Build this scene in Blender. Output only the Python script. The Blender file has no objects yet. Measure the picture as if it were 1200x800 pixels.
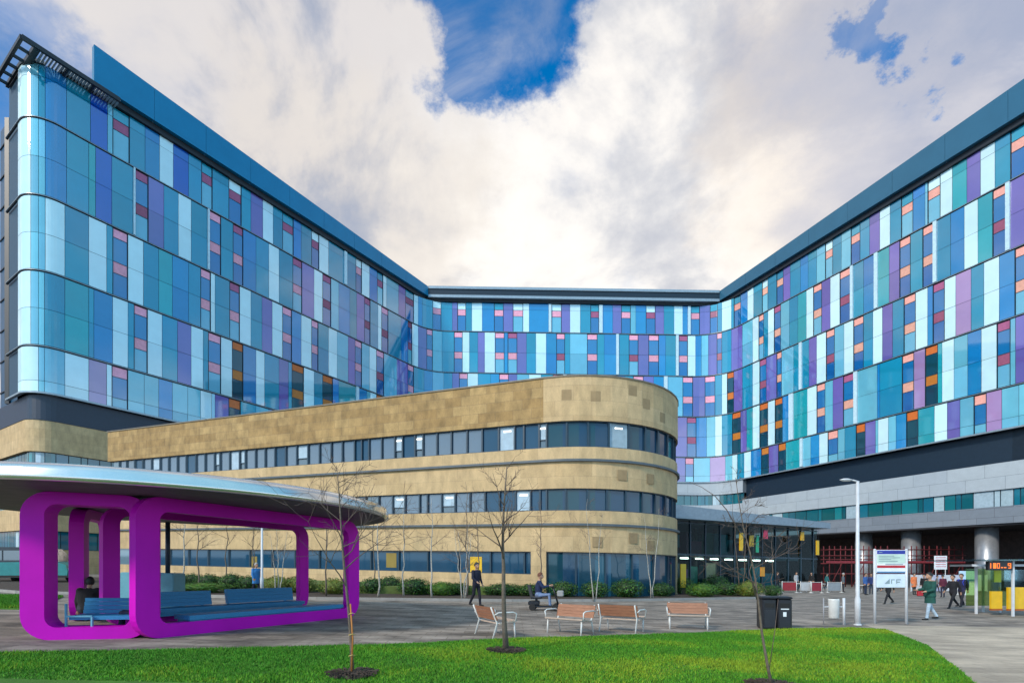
import bpy, math, random, re
from mathutils import Vector, Matrix
from mathutils import noise as mnoise

# ------------------------------------------------------------------ scene
sc = bpy.context.scene
COL = sc.collection
rnd = random.Random(11)
E = 1.65            # eye height above the ground at the camera
FPX = 620.0         # focal length in photo pixels
SL = 0.02           # the site falls gently towards the right
HY = 665.0


def R(px):
    return (px - 600.0) / FPX


def hor(px):
    return HY + SL * (px - 600.0)


def gY(px, py):
    """depth of the ground seen at a photo pixel"""
    return FPX * E / (py - hor(px))


def G(px, py):
    y = gY(px, py)
    return (R(px) * y, y, 0.0)


# ------------------------------------------------------------------ mesh builder
class MB:
    def __init__(self):
        self.v, self.f, self.m, self.s, self.uv = [], [], [], [], []

    def add(self, verts, faces, mat=0, smooth=False, uvs=None):
        o = len(self.v)
        self.v.extend([tuple(p) for p in verts])
        for i, fc in enumerate(faces):
            self.f.append(tuple(o + k for k in fc))
            self.m.append(mat)
            self.s.append(smooth)
            if uvs is not None:
                self.uv.append([uvs[k] for k in fc])
            else:
                self.uv.append(None)
        return self

    def quad(self, a, b, c, d, mat=0, uvs=None):
        return self.add([a, b, c, d], [(0, 1, 2, 3)], mat, False, uvs)

    def box(self, x0, x1, y0, y1, z0, z1, mat=0):
        v = [(x0, y0, z0), (x1, y0, z0), (x1, y1, z0), (x0, y1, z0), (x0, y0, z1), (x1, y0, z1), (x1, y1, z1), (x0, y1, z1)]
        return self.add(v, [(0, 3, 2, 1), (4, 5, 6, 7), (0, 1, 5, 4), (1, 2, 6, 5), (2, 3, 7, 6), (3, 0, 4, 7)], mat)

    def obox(self, c, ax, ay, az, mat=0):
        """box: centre and three half-extent vectors"""
        c, ax, ay, az = Vector(c), Vector(ax), Vector(ay), Vector(az)
        v = []
        for k in (-1, 1):
            for i, j in ((-1, -1), (1, -1), (1, 1), (-1, 1)):
                v.append(c + i * ax + j * ay + k * az)
        return self.add(v, [(0, 3, 2, 1), (4, 5, 6, 7), (0, 1, 5, 4), (1, 2, 6, 5), (2, 3, 7, 6), (3, 0, 4, 7)], mat)

    def bar(self, p, q, w, h, mat=0):
        p, q = Vector(p), Vector(q)
        d = q - p
        L = d.length
        d.normalize()
        up = Vector((0, 0, 1)) if abs(d.z) < 0.95 else Vector((0, 1, 0))
        s = d.cross(up).normalized()
        u = s.cross(d).normalized()
        return self.obox((p + q) / 2, d * L / 2, s * w / 2, u * h / 2, mat)

    def rbox(self, x0, x1, y0, y1, z0, z1, b=0.02, mat=0):
        """box with chamfered edges"""
        xs = (x0, x0 + b, x1 - b, x1)
        v, f = [], []
        prof = [(z0, b), (z0 + b, 0), (z1 - b, 0), (z1, b)]
        rings = []
        for z, i in prof:
            bb = b
            pts = [(x0 + i + bb, y0 + i), (x1 - i - bb, y0 + i), (x1 - i, y0 + i + bb), (x1 - i, y1 - i - bb),
                   (x1 - i - bb, y1 - i), (x0 + i + bb, y1 - i), (x0 + i, y1 - i - bb), (x0 + i, y0 + i + bb)]
            rings.append([len(v) + k for k in range(8)])
            v += [(p[0], p[1], z) for p in pts]
        for a, c in zip(rings, rings[1:]):
            for k in range(8):
                f.append((a[k], a[(k + 1) % 8], c[(k + 1) % 8], c[k]))
        f.append(tuple(reversed(rings[0])))
        f.append(tuple(rings[-1]))
        return self.add(v, f, mat)

    def tube(self, pts, rad, n=6, mat=0, smooth=True, cap=True):
        pts = [Vector(p) for p in pts]
        if not isinstance(rad, (list, tuple)):
            rad = [rad] * len(pts)
        v, f = [], []
        prev = None
        for i, p in enumerate(pts):
            d = (pts[min(i + 1, len(pts) - 1)] - pts[max(i - 1, 0)])
            if d.length < 1e-9:
                d = Vector((0, 0, 1))
            d.normalize()
            if prev is None:
                ref = Vector((1, 0, 0)) if abs(d.x) < 0.8 else Vector((0, 1, 0))
                a = (ref - d * ref.dot(d)).normalized()
            else:
                a = (prev - d * prev.dot(d))
                a = a.normalized() if a.length > 1e-6 else Vector((1, 0, 0))
            prev = a
            b = d.cross(a)
            for k in range(n):
                t = 2 * math.pi * k / n
                v.append(p + (a * math.cos(t) + b * math.sin(t)) * rad[i])
        for i in range(len(pts) - 1):
            for k in range(n):
                k2 = (k + 1) % n
                f.append((i * n + k, i * n + k2, (i + 1) * n + k2, (i + 1) * n + k))
        self.add(v, f, mat, smooth)
        if cap:
            o = len(self.v) - len(v)
            L = len(pts) - 1
            self.f.append(tuple(o + k for k in reversed(range(n))))
            self.f.append(tuple(o + L * n + k for k in range(n)))
            self.m += [mat, mat]
            self.s += [False, False]
            self.uv += [None, None]
        return self

    def lathe(self, prof, c=(0, 0, 0), n=16, mat=0, smooth=True, sx=1.0, sy=1.0):
        v, f = [], []
        for r, z in prof:
            for k in range(n):
                t = 2 * math.pi * k / n
                v.append((c[0] + r * sx * math.cos(t), c[1] + r * sy * math.sin(t), c[2] + z))
        for i in range(len(prof) - 1):
            for k in range(n):
                k2 = (k + 1) % n
                f.append((i * n + k, i * n + k2, (i + 1) * n + k2, (i + 1) * n + k))
        f.append(tuple(reversed(range(n))))
        f.append(tuple((len(prof) - 1) * n + k for k in range(n)))
        return self.add(v, f, mat, smooth)

    def ball(self, c, r, n=10, mat=0, sx=1.0, sy=1.0, sz=1.0):
        prof = []
        m = max(5, n // 2)
        for i in range(m + 1):
            a = -math.pi / 2 + math.pi * i / m
            prof.append((max(1e-3, r * math.cos(a)), r * sz * math.sin(a)))
        return self.lathe(prof, c, n, mat, True, sx, sy)

    def prism(self, poly, z0, z1, mat=0, mtop=None, mbot=None):
        """poly counter-clockwise in plan"""
        n = len(poly)
        v = [(p[0], p[1], z0) for p in poly] + [(p[0], p[1], z1) for p in poly]
        self.add(v, [(k, (k + 1) % n, n + (k + 1) % n, n + k) for k in range(n)], mat)
        self.add([(p[0], p[1], z1) for p in poly], [tuple(range(n))], mat if mtop is None else mtop)
        self.add([(p[0], p[1], z0) for p in poly], [tuple(reversed(range(n)))], mat if mbot is None else mbot)
        return self

    def build(self, name, mats, parent=None, label=None):
        me = bpy.data.meshes.new(name)
        me.from_pydata(self.v, [], self.f)
        if not isinstance(mats, (list, tuple)):
            mats = [mats]
        for m in mats:
            me.materials.append(m)
        me.polygons.foreach_set('material_index', self.m)
        me.polygons.foreach_set('use_smooth', self.s)
        if any(u is not None for u in self.uv):
            lay = me.uv_layers.new(name='UVMap')
            flat = []
            for fc, u in zip(self.f, self.uv):
                if u is None:
                    flat += [0.0, 0.0] * len(fc)
                else:
                    for a in u:
                        flat += [a[0], a[1]]
            lay.data.foreach_set('uv', flat)
        me.update()
        o = bpy.data.objects.new(name, me)
        COL.objects.link(o)
        if parent is not None:
            o.parent = parent
        if label:
            o['label'] = label
        return o


def thing(name, label, cat, loc=(0, 0, 0), rz=0.0, group=None):
    o = bpy.data.objects.new(name, None)
    o.empty_display_size = 0.3
    COL.objects.link(o)
    o.location = loc
    o.rotation_euler = (0, 0, rz)
    tag(o, label, cat, group)
    return o


def tag(o, label, cat, group=None, kind=None):
    o['label'] = label
    o['category'] = cat
    if group:
        o['group'] = group
    if kind:
        o['kind'] = kind
    return o


def struct(o, label=None, cat=None):
    o['kind'] = 'structure'
    if label:
        o['label'] = label
    if cat:
        o['category'] = cat
    WORLD.append(o)
    return o


WORLD = []      # things modelled straight in site coordinates


def kids(o):
    out = []
    for c in bpy.data.objects:
        if c.parent == o:
            out.append(c)
    return out


def copy_tree(o, parent=None):
    c = o.copy()
    COL.objects.link(c)
    if parent is not None:
        c.parent = parent
    for ch in kids(o):
        copy_tree(ch, c)
    return c


# ------------------------------------------------------------------ materials
def nd(nt, t, **kw):
    n = nt.nodes.new(t)
    for k, v in kw.items():
        setattr(n, k, v)
    return n


def mat(name, col, rough=0.6, metal=0.0, spec=0.5, ior=1.5, var=0.12, vscale=3.0, bump=0.0, bscale=40.0,
        island=0.0, emit=None, estr=0.0, alpha=1.0, coat=0.0, stretch=None, sat=0.0, trans=0.0):
    m = bpy.data.materials.new(name)
    m.use_nodes = True
    nt = m.node_tree
    b = nt.nodes['Principled BSDF']
    b.inputs['Roughness'].default_value = rough
    b.inputs['Metallic'].default_value = metal
    b.inputs['Specular IOR Level'].default_value = spec
    b.inputs['IOR'].default_value = ior
    b.inputs['Alpha'].default_value = alpha
    b.inputs['Coat Weight'].default_value = coat
    b.inputs['Transmission Weight'].default_value = trans
    tc = nd(nt, 'ShaderNodeTexCoord')
    src = tc.outputs['Object']
    if stretch:
        mp = nd(nt, 'ShaderNodeMapping')
        mp.inputs['Scale'].default_value = stretch
        nt.links.new(src, mp.inputs['Vector'])
        src = mp.outputs['Vector']
    ns = nd(nt, 'ShaderNodeTexNoise')
    ns.inputs['Scale'].default_value = vscale
    ns.inputs['Detail'].default_value = 6
    ns.inputs['Roughness'].default_value = 0.6
    nt.links.new(src, ns.inputs['Vector'])
    mr = nd(nt, 'ShaderNodeMapRange')
    mr.inputs['From Min'].default_value = 0.3
    mr.inputs['From Max'].default_value = 0.7
    mr.inputs['To Min'].default_value = 1 - var
    mr.inputs['To Max'].default_value = 1 + var
    nt.links.new(ns.outputs['Fac'], mr.inputs['Value'])
    val = mr.outputs['Result']
    hs = nd(nt, 'ShaderNodeHueSaturation')
    hs.inputs['Color'].default_value = (*col, 1)
    if island > 0:
        ge = nd(nt, 'ShaderNodeNewGeometry')
        m2 = nd(nt, 'ShaderNodeMapRange')
        m2.inputs['To Min'].default_value = 1 - island
        m2.inputs['To Max'].default_value = 1 + island
        nt.links.new(ge.outputs['Random Per Island'], m2.inputs['Value'])
        mu = nd(nt, 'ShaderNodeMath', operation='MULTIPLY')
        nt.links.new(val, mu.inputs[0])
        nt.links.new(m2.outputs['Result'], mu.inputs[1])
        val = mu.outputs[0]
        m3 = nd(nt, 'ShaderNodeMapRange')
        m3.inputs['To Min'].default_value = 0.5 - 0.06 * island
        m3.inputs['To Max'].default_value = 0.5 + 0.06 * island
        mm = nd(nt, 'ShaderNodeMath', operation='MULTIPLY')
        mm.inputs[1].default_value = 7.31
        fr = nd(nt, 'ShaderNodeMath', operation='FRACT')
        nt.links.new(ge.outputs['Random Per Island'], mm.inputs[0])
        nt.links.new(mm.outputs[0], fr.inputs[0])
        nt.links.new(fr.outputs[0], m3.inputs['Value'])
        nt.links.new(m3.outputs['Result'], hs.inputs['Hue'])
    nt.links.new(val, hs.inputs['Value'])
    nt.links.new(hs.outputs['Color'], b.inputs['Base Color'])
    if bump > 0:
        n2 = nd(nt, 'ShaderNodeTexNoise')
        n2.inputs['Scale'].default_value = bscale
        n2.inputs['Detail'].default_value = 4
        nt.links.new(src, n2.inputs['Vector'])
        bp = nd(nt, 'ShaderNodeBump')
        bp.inputs['Strength'].default_value = bump
        bp.inputs['Distance'].default_value = 0.02
        nt.links.new(n2.outputs['Fac'], bp.inputs['Height'])
        nt.links.new(bp.outputs['Normal'], b.inputs['Normal'])
    if emit:
        b.inputs['Emission Color'].default_value = (*emit, 1)
        b.inputs['Emission Strength'].default_value = estr
    m.diffuse_color = (*col, 1)
    return m


def srgb(r, g, b):
    def f(c):
        c /= 255.0
        return c / 12.92 if c <= 0.04045 else ((c + 0.055) / 1.055) ** 2.4
    return (f(r), f(g), f(b))


def brick_mat(name, c1, c2, cm, bw, bh, mortar, rough=0.8, uv=False, stain=0.3, stain_scale=(0.35, 0.35, 0.1),
              patch=0.0, offset=0.5, bump=0.3):
    m = bpy.data.materials.new(name)
    m.use_nodes = True
    nt = m.node_tree
    b = nt.nodes['Principled BSDF']
    b.inputs['Roughness'].default_value = rough
    tc = nd(nt, 'ShaderNodeTexCoord')
    src = tc.outputs['UV'] if uv else tc.outputs['Object']
    br = nd(nt, 'ShaderNodeTexBrick')
    br.offset = offset
    br.inputs['Color1'].default_value = (*c1, 1)
    br.inputs['Color2'].default_value = (*c2, 1)
    br.inputs['Mortar'].default_value = (*cm, 1)
    br.inputs['Scale'].default_value = 1.0
    br.inputs['Mortar Size'].default_value = mortar
    br.inputs['Mortar Smooth'].default_value = 0.2
    br.inputs['Brick Width'].default_value = bw
    br.inputs['Row Height'].default_value = bh
    nt.links.new(src, br.inputs['Vector'])
    mp = nd(nt, 'ShaderNodeMapping')
    mp.inputs['Scale'].default_value = stain_scale
    nt.links.new(src, mp.inputs['Vector'])
    ns = nd(nt, 'ShaderNodeTexNoise')
    ns.inputs['Scale'].default_value = 3.0
    ns.inputs['Detail'].default_value = 8
    ns.inputs['Roughness'].default_value = 0.65
    nt.links.new(mp.outputs['Vector'], ns.inputs['Vector'])
    mr = nd(nt, 'ShaderNodeMapRange')
    mr.inputs['From Min'].default_value = 0.3
    mr.inputs['From Max'].default_value = 0.7
    mr.inputs['To Min'].default_value = 1 - stain
    mr.inputs['To Max'].default_value = 1 + stain * 0.5
    if patch:
        mr.inputs['From Min'].default_value = 0.36
        mr.inputs['From Max'].default_value = 0.62
    nt.links.new(ns.outputs['Fac'], mr.inputs['Value'])
    hs = nd(nt, 'ShaderNodeHueSaturation')
    nt.links.new(br.outputs['Color'], hs.inputs['Color'])
    val = mr.outputs['Result']
    n3 = nd(nt, 'ShaderNodeTexNoise')
    n3.inputs['Scale'].default_value = 14.0
    n3.inputs['Detail'].default_value = 5
    nt.links.new(src, n3.inputs['Vector'])
    m3 = nd(nt, 'ShaderNodeMapRange')
    m3.inputs['To Min'].default_value = 0.8
    m3.inputs['To Max'].default_value = 1.2
    nt.links.new(n3.outputs['Fac'], m3.inputs['Value'])
    mu = nd(nt, 'ShaderNodeMath', operation='MULTIPLY')
    nt.links.new(val, mu.inputs[0])
    nt.links.new(m3.outputs['Result'], mu.inputs[1])
    nt.links.new(mu.outputs[0], hs.inputs['Value'])
    nt.links.new(hs.outputs['Color'], b.inputs['Base Color'])
    bp = nd(nt, 'ShaderNodeBump')
    bp.inputs['Strength'].default_value = bump
    bp.inputs['Distance'].default_value = 0.02
    ad = nd(nt, 'ShaderNodeMath', operation='SUBTRACT')
    nt.links.new(n3.outputs['Fac'], ad.inputs[0])
    nt.links.new(br.outputs['Fac'], ad.inputs[1])
    nt.links.new(ad.outputs[0], bp.inputs['Height'])
    nt.links.new(bp.outputs['Normal'], b.inputs['Normal'])
    return m


def glassy(name, col, rough=0.04, island=0.15, ior=2.3, var=0.05):
    return mat(name, col, rough=rough, ior=ior, island=island, var=var, vscale=0.6, bump=0.10, bscale=0.45)


def thin_glass(name, tint, amount):
    """see-through pane: tinted transparency under a real gloss layer"""
    m = bpy.data.materials.new(name)
    m.use_nodes = True
    nt = m.node_tree
    out = nt.nodes['Material Output']
    nt.nodes.remove(nt.nodes['Principled BSDF'])
    tr = nd(nt, 'ShaderNodeBsdfTransparent')
    tr.inputs['Color'].default_value = (*tint, 1)
    gl = nd(nt, 'ShaderNodeBsdfGlossy')
    gl.inputs['Roughness'].default_value = 0.03
    gl.inputs['Color'].default_value = (0.85, 0.95, 1.0, 1)
    lw = nd(nt, 'ShaderNodeFresnel')
    lw.inputs['IOR'].default_value = 1.0 + amount
    mx = nd(nt, 'ShaderNodeMixShader')
    nt.links.new(lw.outputs[0], mx.inputs[0])
    nt.links.new(tr.outputs[0], mx.inputs[1])
    nt.links.new(gl.outputs[0], mx.inputs[2])
    nt.links.new(mx.outputs[0], out.inputs['Surface'])
    return m


M = {}
M['dark'] = mat('dark_metal', (0.012, 0.016, 0.022), 0.45)
M['black'] = mat('black_cladding', (0.010, 0.018, 0.03), 0.35, var=0.2)
M['teal'] = glassy('teal_glass', (0.007, 0.24, 0.38))
M['green'] = glassy('green_teal_glass', (0.010, 0.31, 0.36))
M['blue'] = glassy('blue_glass', (0.006, 0.20, 0.48))
M['deep'] = glassy('deep_blue_glass', (0.005, 0.075, 0.46))
M['violet'] = glassy('violet_glass', (0.14, 0.105, 0.38))
M['pink'] = glassy('mauve_glass', (0.36, 0.22, 0.44))
M['white'] = glassy('white_glass', (0.58, 0.82, 0.88), island=0.08)
M['cyan'] = glassy('pale_cyan_glass', (0.14, 0.46, 0.60))
M['fin'] = mat('pale_fin', (0.5, 0.68, 0.76), 0.3)
M['winglass'] = glassy('window_glass_blue', (0.006, 0.13, 0.36), ior=2.5)
M['winreflect'] = glassy('window_glass_dark_reflection', (0.006, 0.05, 0.075), ior=1.9)  # dark skyline mirrored in the lower windows, painted as glass colour
M['blind'] = mat('pink_blind', (0.78, 0.35, 0.46), 0.25, island=0.15)
M['blind_dim'] = mat('dusky_red_blind', (0.32, 0.09, 0.17), 0.25, island=0.25)
M['blind_salmon'] = mat('salmon_blind', (0.74, 0.36, 0.28), 0.25, island=0.15)
M['reflect_orange'] = mat('orange_reflection_tint', (0.50, 0.15, 0.02), 0.3, island=0.2)  # orange lights mirrored in the lower glass, painted as a flat colour
M['fascia'] = mat('blue_grey_fascia_panel', (0.010, 0.20, 0.37), 0.22, metal=0.2, var=0.06, vscale=0.4)
M['rail'] = mat('grey_rail', (0.30, 0.36, 0.40), 0.35, metal=0.4)
M['stone'] = brick_mat('sandstone_panels', (0.45, 0.295, 0.12), (0.32, 0.195, 0.07), (0.25, 0.165, 0.08), 1.2, 0.6, 0.012, uv=True, stain=0.42,
                       stain_scale=(0.5, 0.28, 0.1))
M['stone_smooth'] = brick_mat('sandstone_ashlar', (0.57, 0.405, 0.215), (0.51, 0.355, 0.18), (0.36, 0.25, 0.135), 2.2, 0.9, 0.008, uv=True, stain=0.28,
                              stain_scale=(0.55, 0.24, 0.1))
M['stone_dark'] = mat('weathered_sandstone', (0.31, 0.215, 0.11), 0.85, bump=0.4)
M['frame'] = mat('window_frame_slate', (0.015, 0.04, 0.065), 0.4)
M['pane'] = glassy('ribbon_window_glass', (0.075, 0.125, 0.165), ior=2.0, island=0.35)
M['pane_dk'] = glassy('ribbon_window_teal_glass', (0.010, 0.065, 0.11), ior=1.55, island=0.35)
M['pane_lit'] = mat('lit_room_blind_pane', (0.36, 0.48, 0.55), 0.15, island=0.25)  # pale blind tone stands in for a lit room behind the pane
M['lamp_lit'] = mat('lit_ceiling_lamp', (0.9, 0.9, 0.85), 0.4, emit=(1, 0.97, 0.85), estr=1.2)
M['lamp_hall'] = mat('lit_hall_lamp', (0.9, 0.9, 0.85), 0.4, emit=(1, 0.95, 0.85), estr=7.0)
M['panel_grey'] = brick_mat('grey_wall_panels', (0.40, 0.45, 0.49), (0.36, 0.41, 0.46), (0.16, 0.19, 0.22), 4.0, 1.7, 0.02, rough=0.4, uv=True,
                            stain=0.08, bump=0.1)
M['panel_dim'] = brick_mat('mid_grey_panels', (0.21, 0.24, 0.28), (0.18, 0.21, 0.25), (0.09, 0.1, 0.12), 3.6, 1.1, 0.02, rough=0.4, uv=True, stain=0.1, bump=0.1)
M['strip_glass'] = glassy('teal_ribbon_glass', (0.008, 0.13, 0.17), ior=1.8, island=0.35)
M['steel'] = mat('brushed_steel', (0.74, 0.71, 0.66), 0.15, metal=0.8, var=0.12, vscale=0.5, bump=0.12, bscale=1.1)
M['roof'] = mat('roof_membrane', (0.2, 0.2, 0.2), 0.9)
M['concrete'] = mat('clad_column', (0.30, 0.31, 0.33), 0.35, metal=0.5)
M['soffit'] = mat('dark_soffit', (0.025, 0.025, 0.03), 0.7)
M['purple'] = mat('magenta_purple_paint', (0.56, 0.0005, 0.46), 0.5, spec=0.22, var=0.08, vscale=1.2)
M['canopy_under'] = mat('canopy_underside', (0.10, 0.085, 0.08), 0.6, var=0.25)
M['bluetimber'] = mat('blue_stained_timber', (0.025, 0.22, 0.43), 0.5, var=0.25, vscale=4, stretch=(1, 8, 20))
M['bluebox'] = mat('pale_blue_panel', (0.12, 0.36, 0.46), 0.45)
M['wood'] = mat('red_brown_timber', (0.30, 0.135, 0.075), 0.6, var=0.3, vscale=5, stretch=(1, 12, 12))
M['wood_pale'] = mat('weathered_pale_timber', (0.46, 0.36, 0.29), 0.6, var=0.25, vscale=5, stretch=(1, 12, 12))
M['whitemetal'] = mat('white_painted_metal', (0.62, 0.62, 0.60), 0.4)
M['poleW'] = mat('pale_grey_pole_paint', (0.55, 0.57, 0.60), 0.4)
M['blackp'] = mat('black_plastic', (0.012, 0.013, 0.018), 0.35)
M['rubber'] = mat('black_rubber', (0.012, 0.012, 0.012), 0.8)
M['red'] = mat('red_paint', (0.42, 0.02, 0.03), 0.4)
M['scaf'] = mat('red_scaffold_paint', (0.11, 0.008, 0.012), 0.7)
M['yellow'] = mat('yellow_panel', (0.70, 0.42, 0.01), 0.4)
M['signblue'] = mat('sign_blue', (0.02, 0.035, 0.30), 0.4)
M['signwhite'] = mat('sign_white', (0.72, 0.76, 0.80), 0.4)
M['signtext'] = mat('sign_lettering', (0.22, 0.30, 0.33), 0.5)
M['signgreen'] = mat('pale_green_sign_panel', (0.50, 0.66, 0.58), 0.45)
M['signline'] = mat('sign_blue_line', (0.07, 0.19, 0.36), 0.4)
M['led'] = mat('orange_led', (0.3, 0.06, 0.0), 0.4, emit=(1.0, 0.20, 0.02), estr=1.1)
M['greenglass'] = thin_glass('green_tinted_glass', (0.62, 0.75, 0.45), 0.35)
M['clearglass'] = thin_glass('clear_glass', (0.7, 0.8, 0.8), 0.45)
M['hallglass'] = thin_glass('entrance_glass', (0.36, 0.58, 0.58), 0.20)
M['bark'] = mat('young_bark', (0.13, 0.10, 0.075), 0.85, var=0.35, vscale=12, bump=0.4)
M['twig'] = mat('twig_bark', (0.12, 0.085, 0.07), 0.85, var=0.3)
M['birch'] = mat('birch_bark', (0.36, 0.34, 0.30), 0.8, var=0.4, vscale=7, stretch=(1, 1, 3))
M['soil'] = mat('bark_mulch', (0.055, 0.038, 0.028), 0.95, var=0.5, vscale=6, bump=0.8, bscale=25)
M['leafd'] = mat('dark_leaf', (0.016, 0.065, 0.009), 0.6, island=0.55)
M['leafm'] = mat('mid_leaf', (0.06, 0.16, 0.012), 0.6, island=0.5)
M['leafy'] = mat('yellow_green_leaf', (0.13, 0.15, 0.02), 0.6, island=0.5)
M['stake'] = mat('orange_stake', (0.42, 0.15, 0.03), 0.7)
M['rope'] = mat('pale_tie', (0.6, 0.45, 0.15), 0.8)
# ------------------------------------------------------------------ plan paths
def fillet(a, c, b, r, n=8):
    a, c, b = Vector(a), Vector(c), Vector(b)
    u, w = (a - c).normalized(), (b - c).normalized()
    ang = u.angle(w)
    t = r / math.tan(ang / 2)
    p, q = c + u * t, c + w * t
    bis = (u + w).normalized()
    o = c + bis * (r / math.sin(ang / 2))
    a0 = math.atan2(p.y - o.y, p.x - o.x)
    a1 = math.atan2(q.y - o.y, q.x - o.x)
    while a1 - a0 > math.pi:
        a1 -= 2 * math.pi
    while a1 - a0 < -math.pi:
        a1 += 2 * math.pi
    return [(o.x + r * math.cos(a0 + (a1 - a0) * k / n), o.y + r * math.sin(a0 + (a1 - a0) * k / n)) for k in range(n + 1)]


class Path:
    """polyline in plan; outward is to the right of the walking direction"""
    def __init__(self, pts):
        self.p = [Vector(q) for q in pts]
        self.s = [0.0]
        for a, b in zip(self.p, self.p[1:]):
            self.s.append(self.s[-1] + (b - a).length)
        self.n = []
        ds = [(b - a).normalized() for a, b in zip(self.p, self.p[1:])]
        ns = [Vector((d.y, -d.x)) for d in ds]
        for i in range(len(self.p)):
            if i == 0:
                self.n.append(ns[0])
            elif i == len(self.p) - 1:
                self.n.append(ns[-1])
            else:
                m = ns[i - 1] + ns[i]
                self.n.append(m / (1 + ns[i - 1].dot(ns[i])))
        self.L = self.s[-1]

    def at(self, s, d=0.0):
        s = max(0.0, min(self.L, s))
        for i in range(len(self.p) - 1):
            if s <= self.s[i + 1] + 1e-9:
                t = (s - self.s[i]) / (self.s[i + 1] - self.s[i])
                q = self.p[i].lerp(self.p[i + 1], t)
                nn = self.n[i].lerp(self.n[i + 1], t)
                return q + nn * d
        return self.p[-1] + self.n[-1] * d

    def cuts(self, s0, s1, step=None):
        c = [s0] + [q for q in self.s if s0 + 1e-4 < q < s1 - 1e-4] + [s1]
        return c

    def s_of(self, px):
        r = R(px)
        best = None
        for i in range(len(self.p) - 1):
            a, b = self.p[i], self.p[i + 1]
            d = b - a
            den = d.x - r * d.y
            if abs(den) < 1e-9:
                continue
            t = (r * a.y - a.x) / den
            if -1e-6 <= t <= 1 + 1e-6:
                y = a.y + t * d.y
                if y > 0 and (best is None or y < best[0]):
                    best = (y, self.s[i] + t * (self.s[i + 1] - self.s[i]))
        return None if best is None else best[1]

    def wall(self, mb, s0, s1, z0, z1, d=0.0, mat=0, z1b=None):
        """vertical sheet with UVs in metres; z1b: other top height at the far end"""
        c = self.cuts(s0, s1)
        z1b = z1 if z1b is None else z1b
        for a, b in zip(c, c[1:]):
            p, q = self.at(a, d), self.at(b, d)
            ta = z1 + (z1b - z1) * (a - s0) / (s1 - s0)
            tb = z1 + (z1b - z1) * (b - s0) / (s1 - s0)
            mb.quad((p.x, p.y, z0), (q.x, q.y, z0), (q.x, q.y, tb), (p.x, p.y, ta), mat,
                    [(a, z0), (b, z0), (b, tb), (a, ta)])

    def slab(self, mb, s0, s1, z0, z1, d0, d1, mat=0, z1b=None, caps=True):
        """solid strip between offsets d0 (inner) and d1 (outer)"""
        self.wall(mb, s0, s1, z0, z1, d1, mat, z1b)
        c = self.cuts(s0, s1)
        z1b = z1 if z1b is None else z1b
        for a, b in zip(c, c[1:]):
            p, q, p2, q2 = self.at(a, d0), self.at(b, d0), self.at(a, d1), self.at(b, d1)
            ta = z1 + (z1b - z1) * (a - s0) / (s1 - s0)
            tb = z1 + (z1b - z1) * (b - s0) / (s1 - s0)
            mb.quad((p2.x, p2.y, ta), (q2.x, q2.y, tb), (q.x, q.y, tb), (p.x, p.y, ta), mat)
            mb.quad((p.x, p.y, z0), (q.x, q.y, z0), (q2.x, q2.y, z0), (p2.x, p2.y, z0), mat)
            mb.quad((q.x, q.y, z0), (p.x, p.y, z0), (p.x, p.y, ta), (q.x, q.y, tb), mat)
        if caps:
            for s, t, fl in ((s0, z1, 0), (s1, z1b, 1)):
                p, q = self.at(s, d0), self.at(s, d1)
                v = [(p.x, p.y, z0), (q.x, q.y, z0), (q.x, q.y, t), (p.x, p.y, t)]
                if fl:
                    v.reverse()
                mb.quad(*v, mat)


# ------------------------------------------------------------------ hospital block: three wings round a forecourt
dL = Vector((30.7, 46.3)).normalized()
L0 = Vector((-47.5, 57.7))
CO = L0 - dL * 4.0
eE = Vector((-dL.y, dL.x))
IL, IR = Vector((-16.8, 104.0)), Vector((40.9, 103.5))
R0 = Vector((58.5, 60.5))
dR = (R0 - IR).normalized()
R1 = R0 + dR * 5.4
END = CO + eE * 7.3
pp = [tuple(END)] + fillet(END, CO, IL, 2.6, 16) + fillet(CO, IL, IR, 8.0, 9) + fillet(IL, IR, R1, 8.0, 9) + [tuple(R1)]
HP = Path(pp)
S_CORN = HP.s_of(52)
S_L107 = HP.s_of(107)

K_, B1, B2, B3, B4, B5 = 53.5, 47.85, 39.75, 31.85, 23.95, 19.15
BANDS = [(B1, K_), (B2, B1), (B3, B2), (B4, B3), (B5, B4)]

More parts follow.
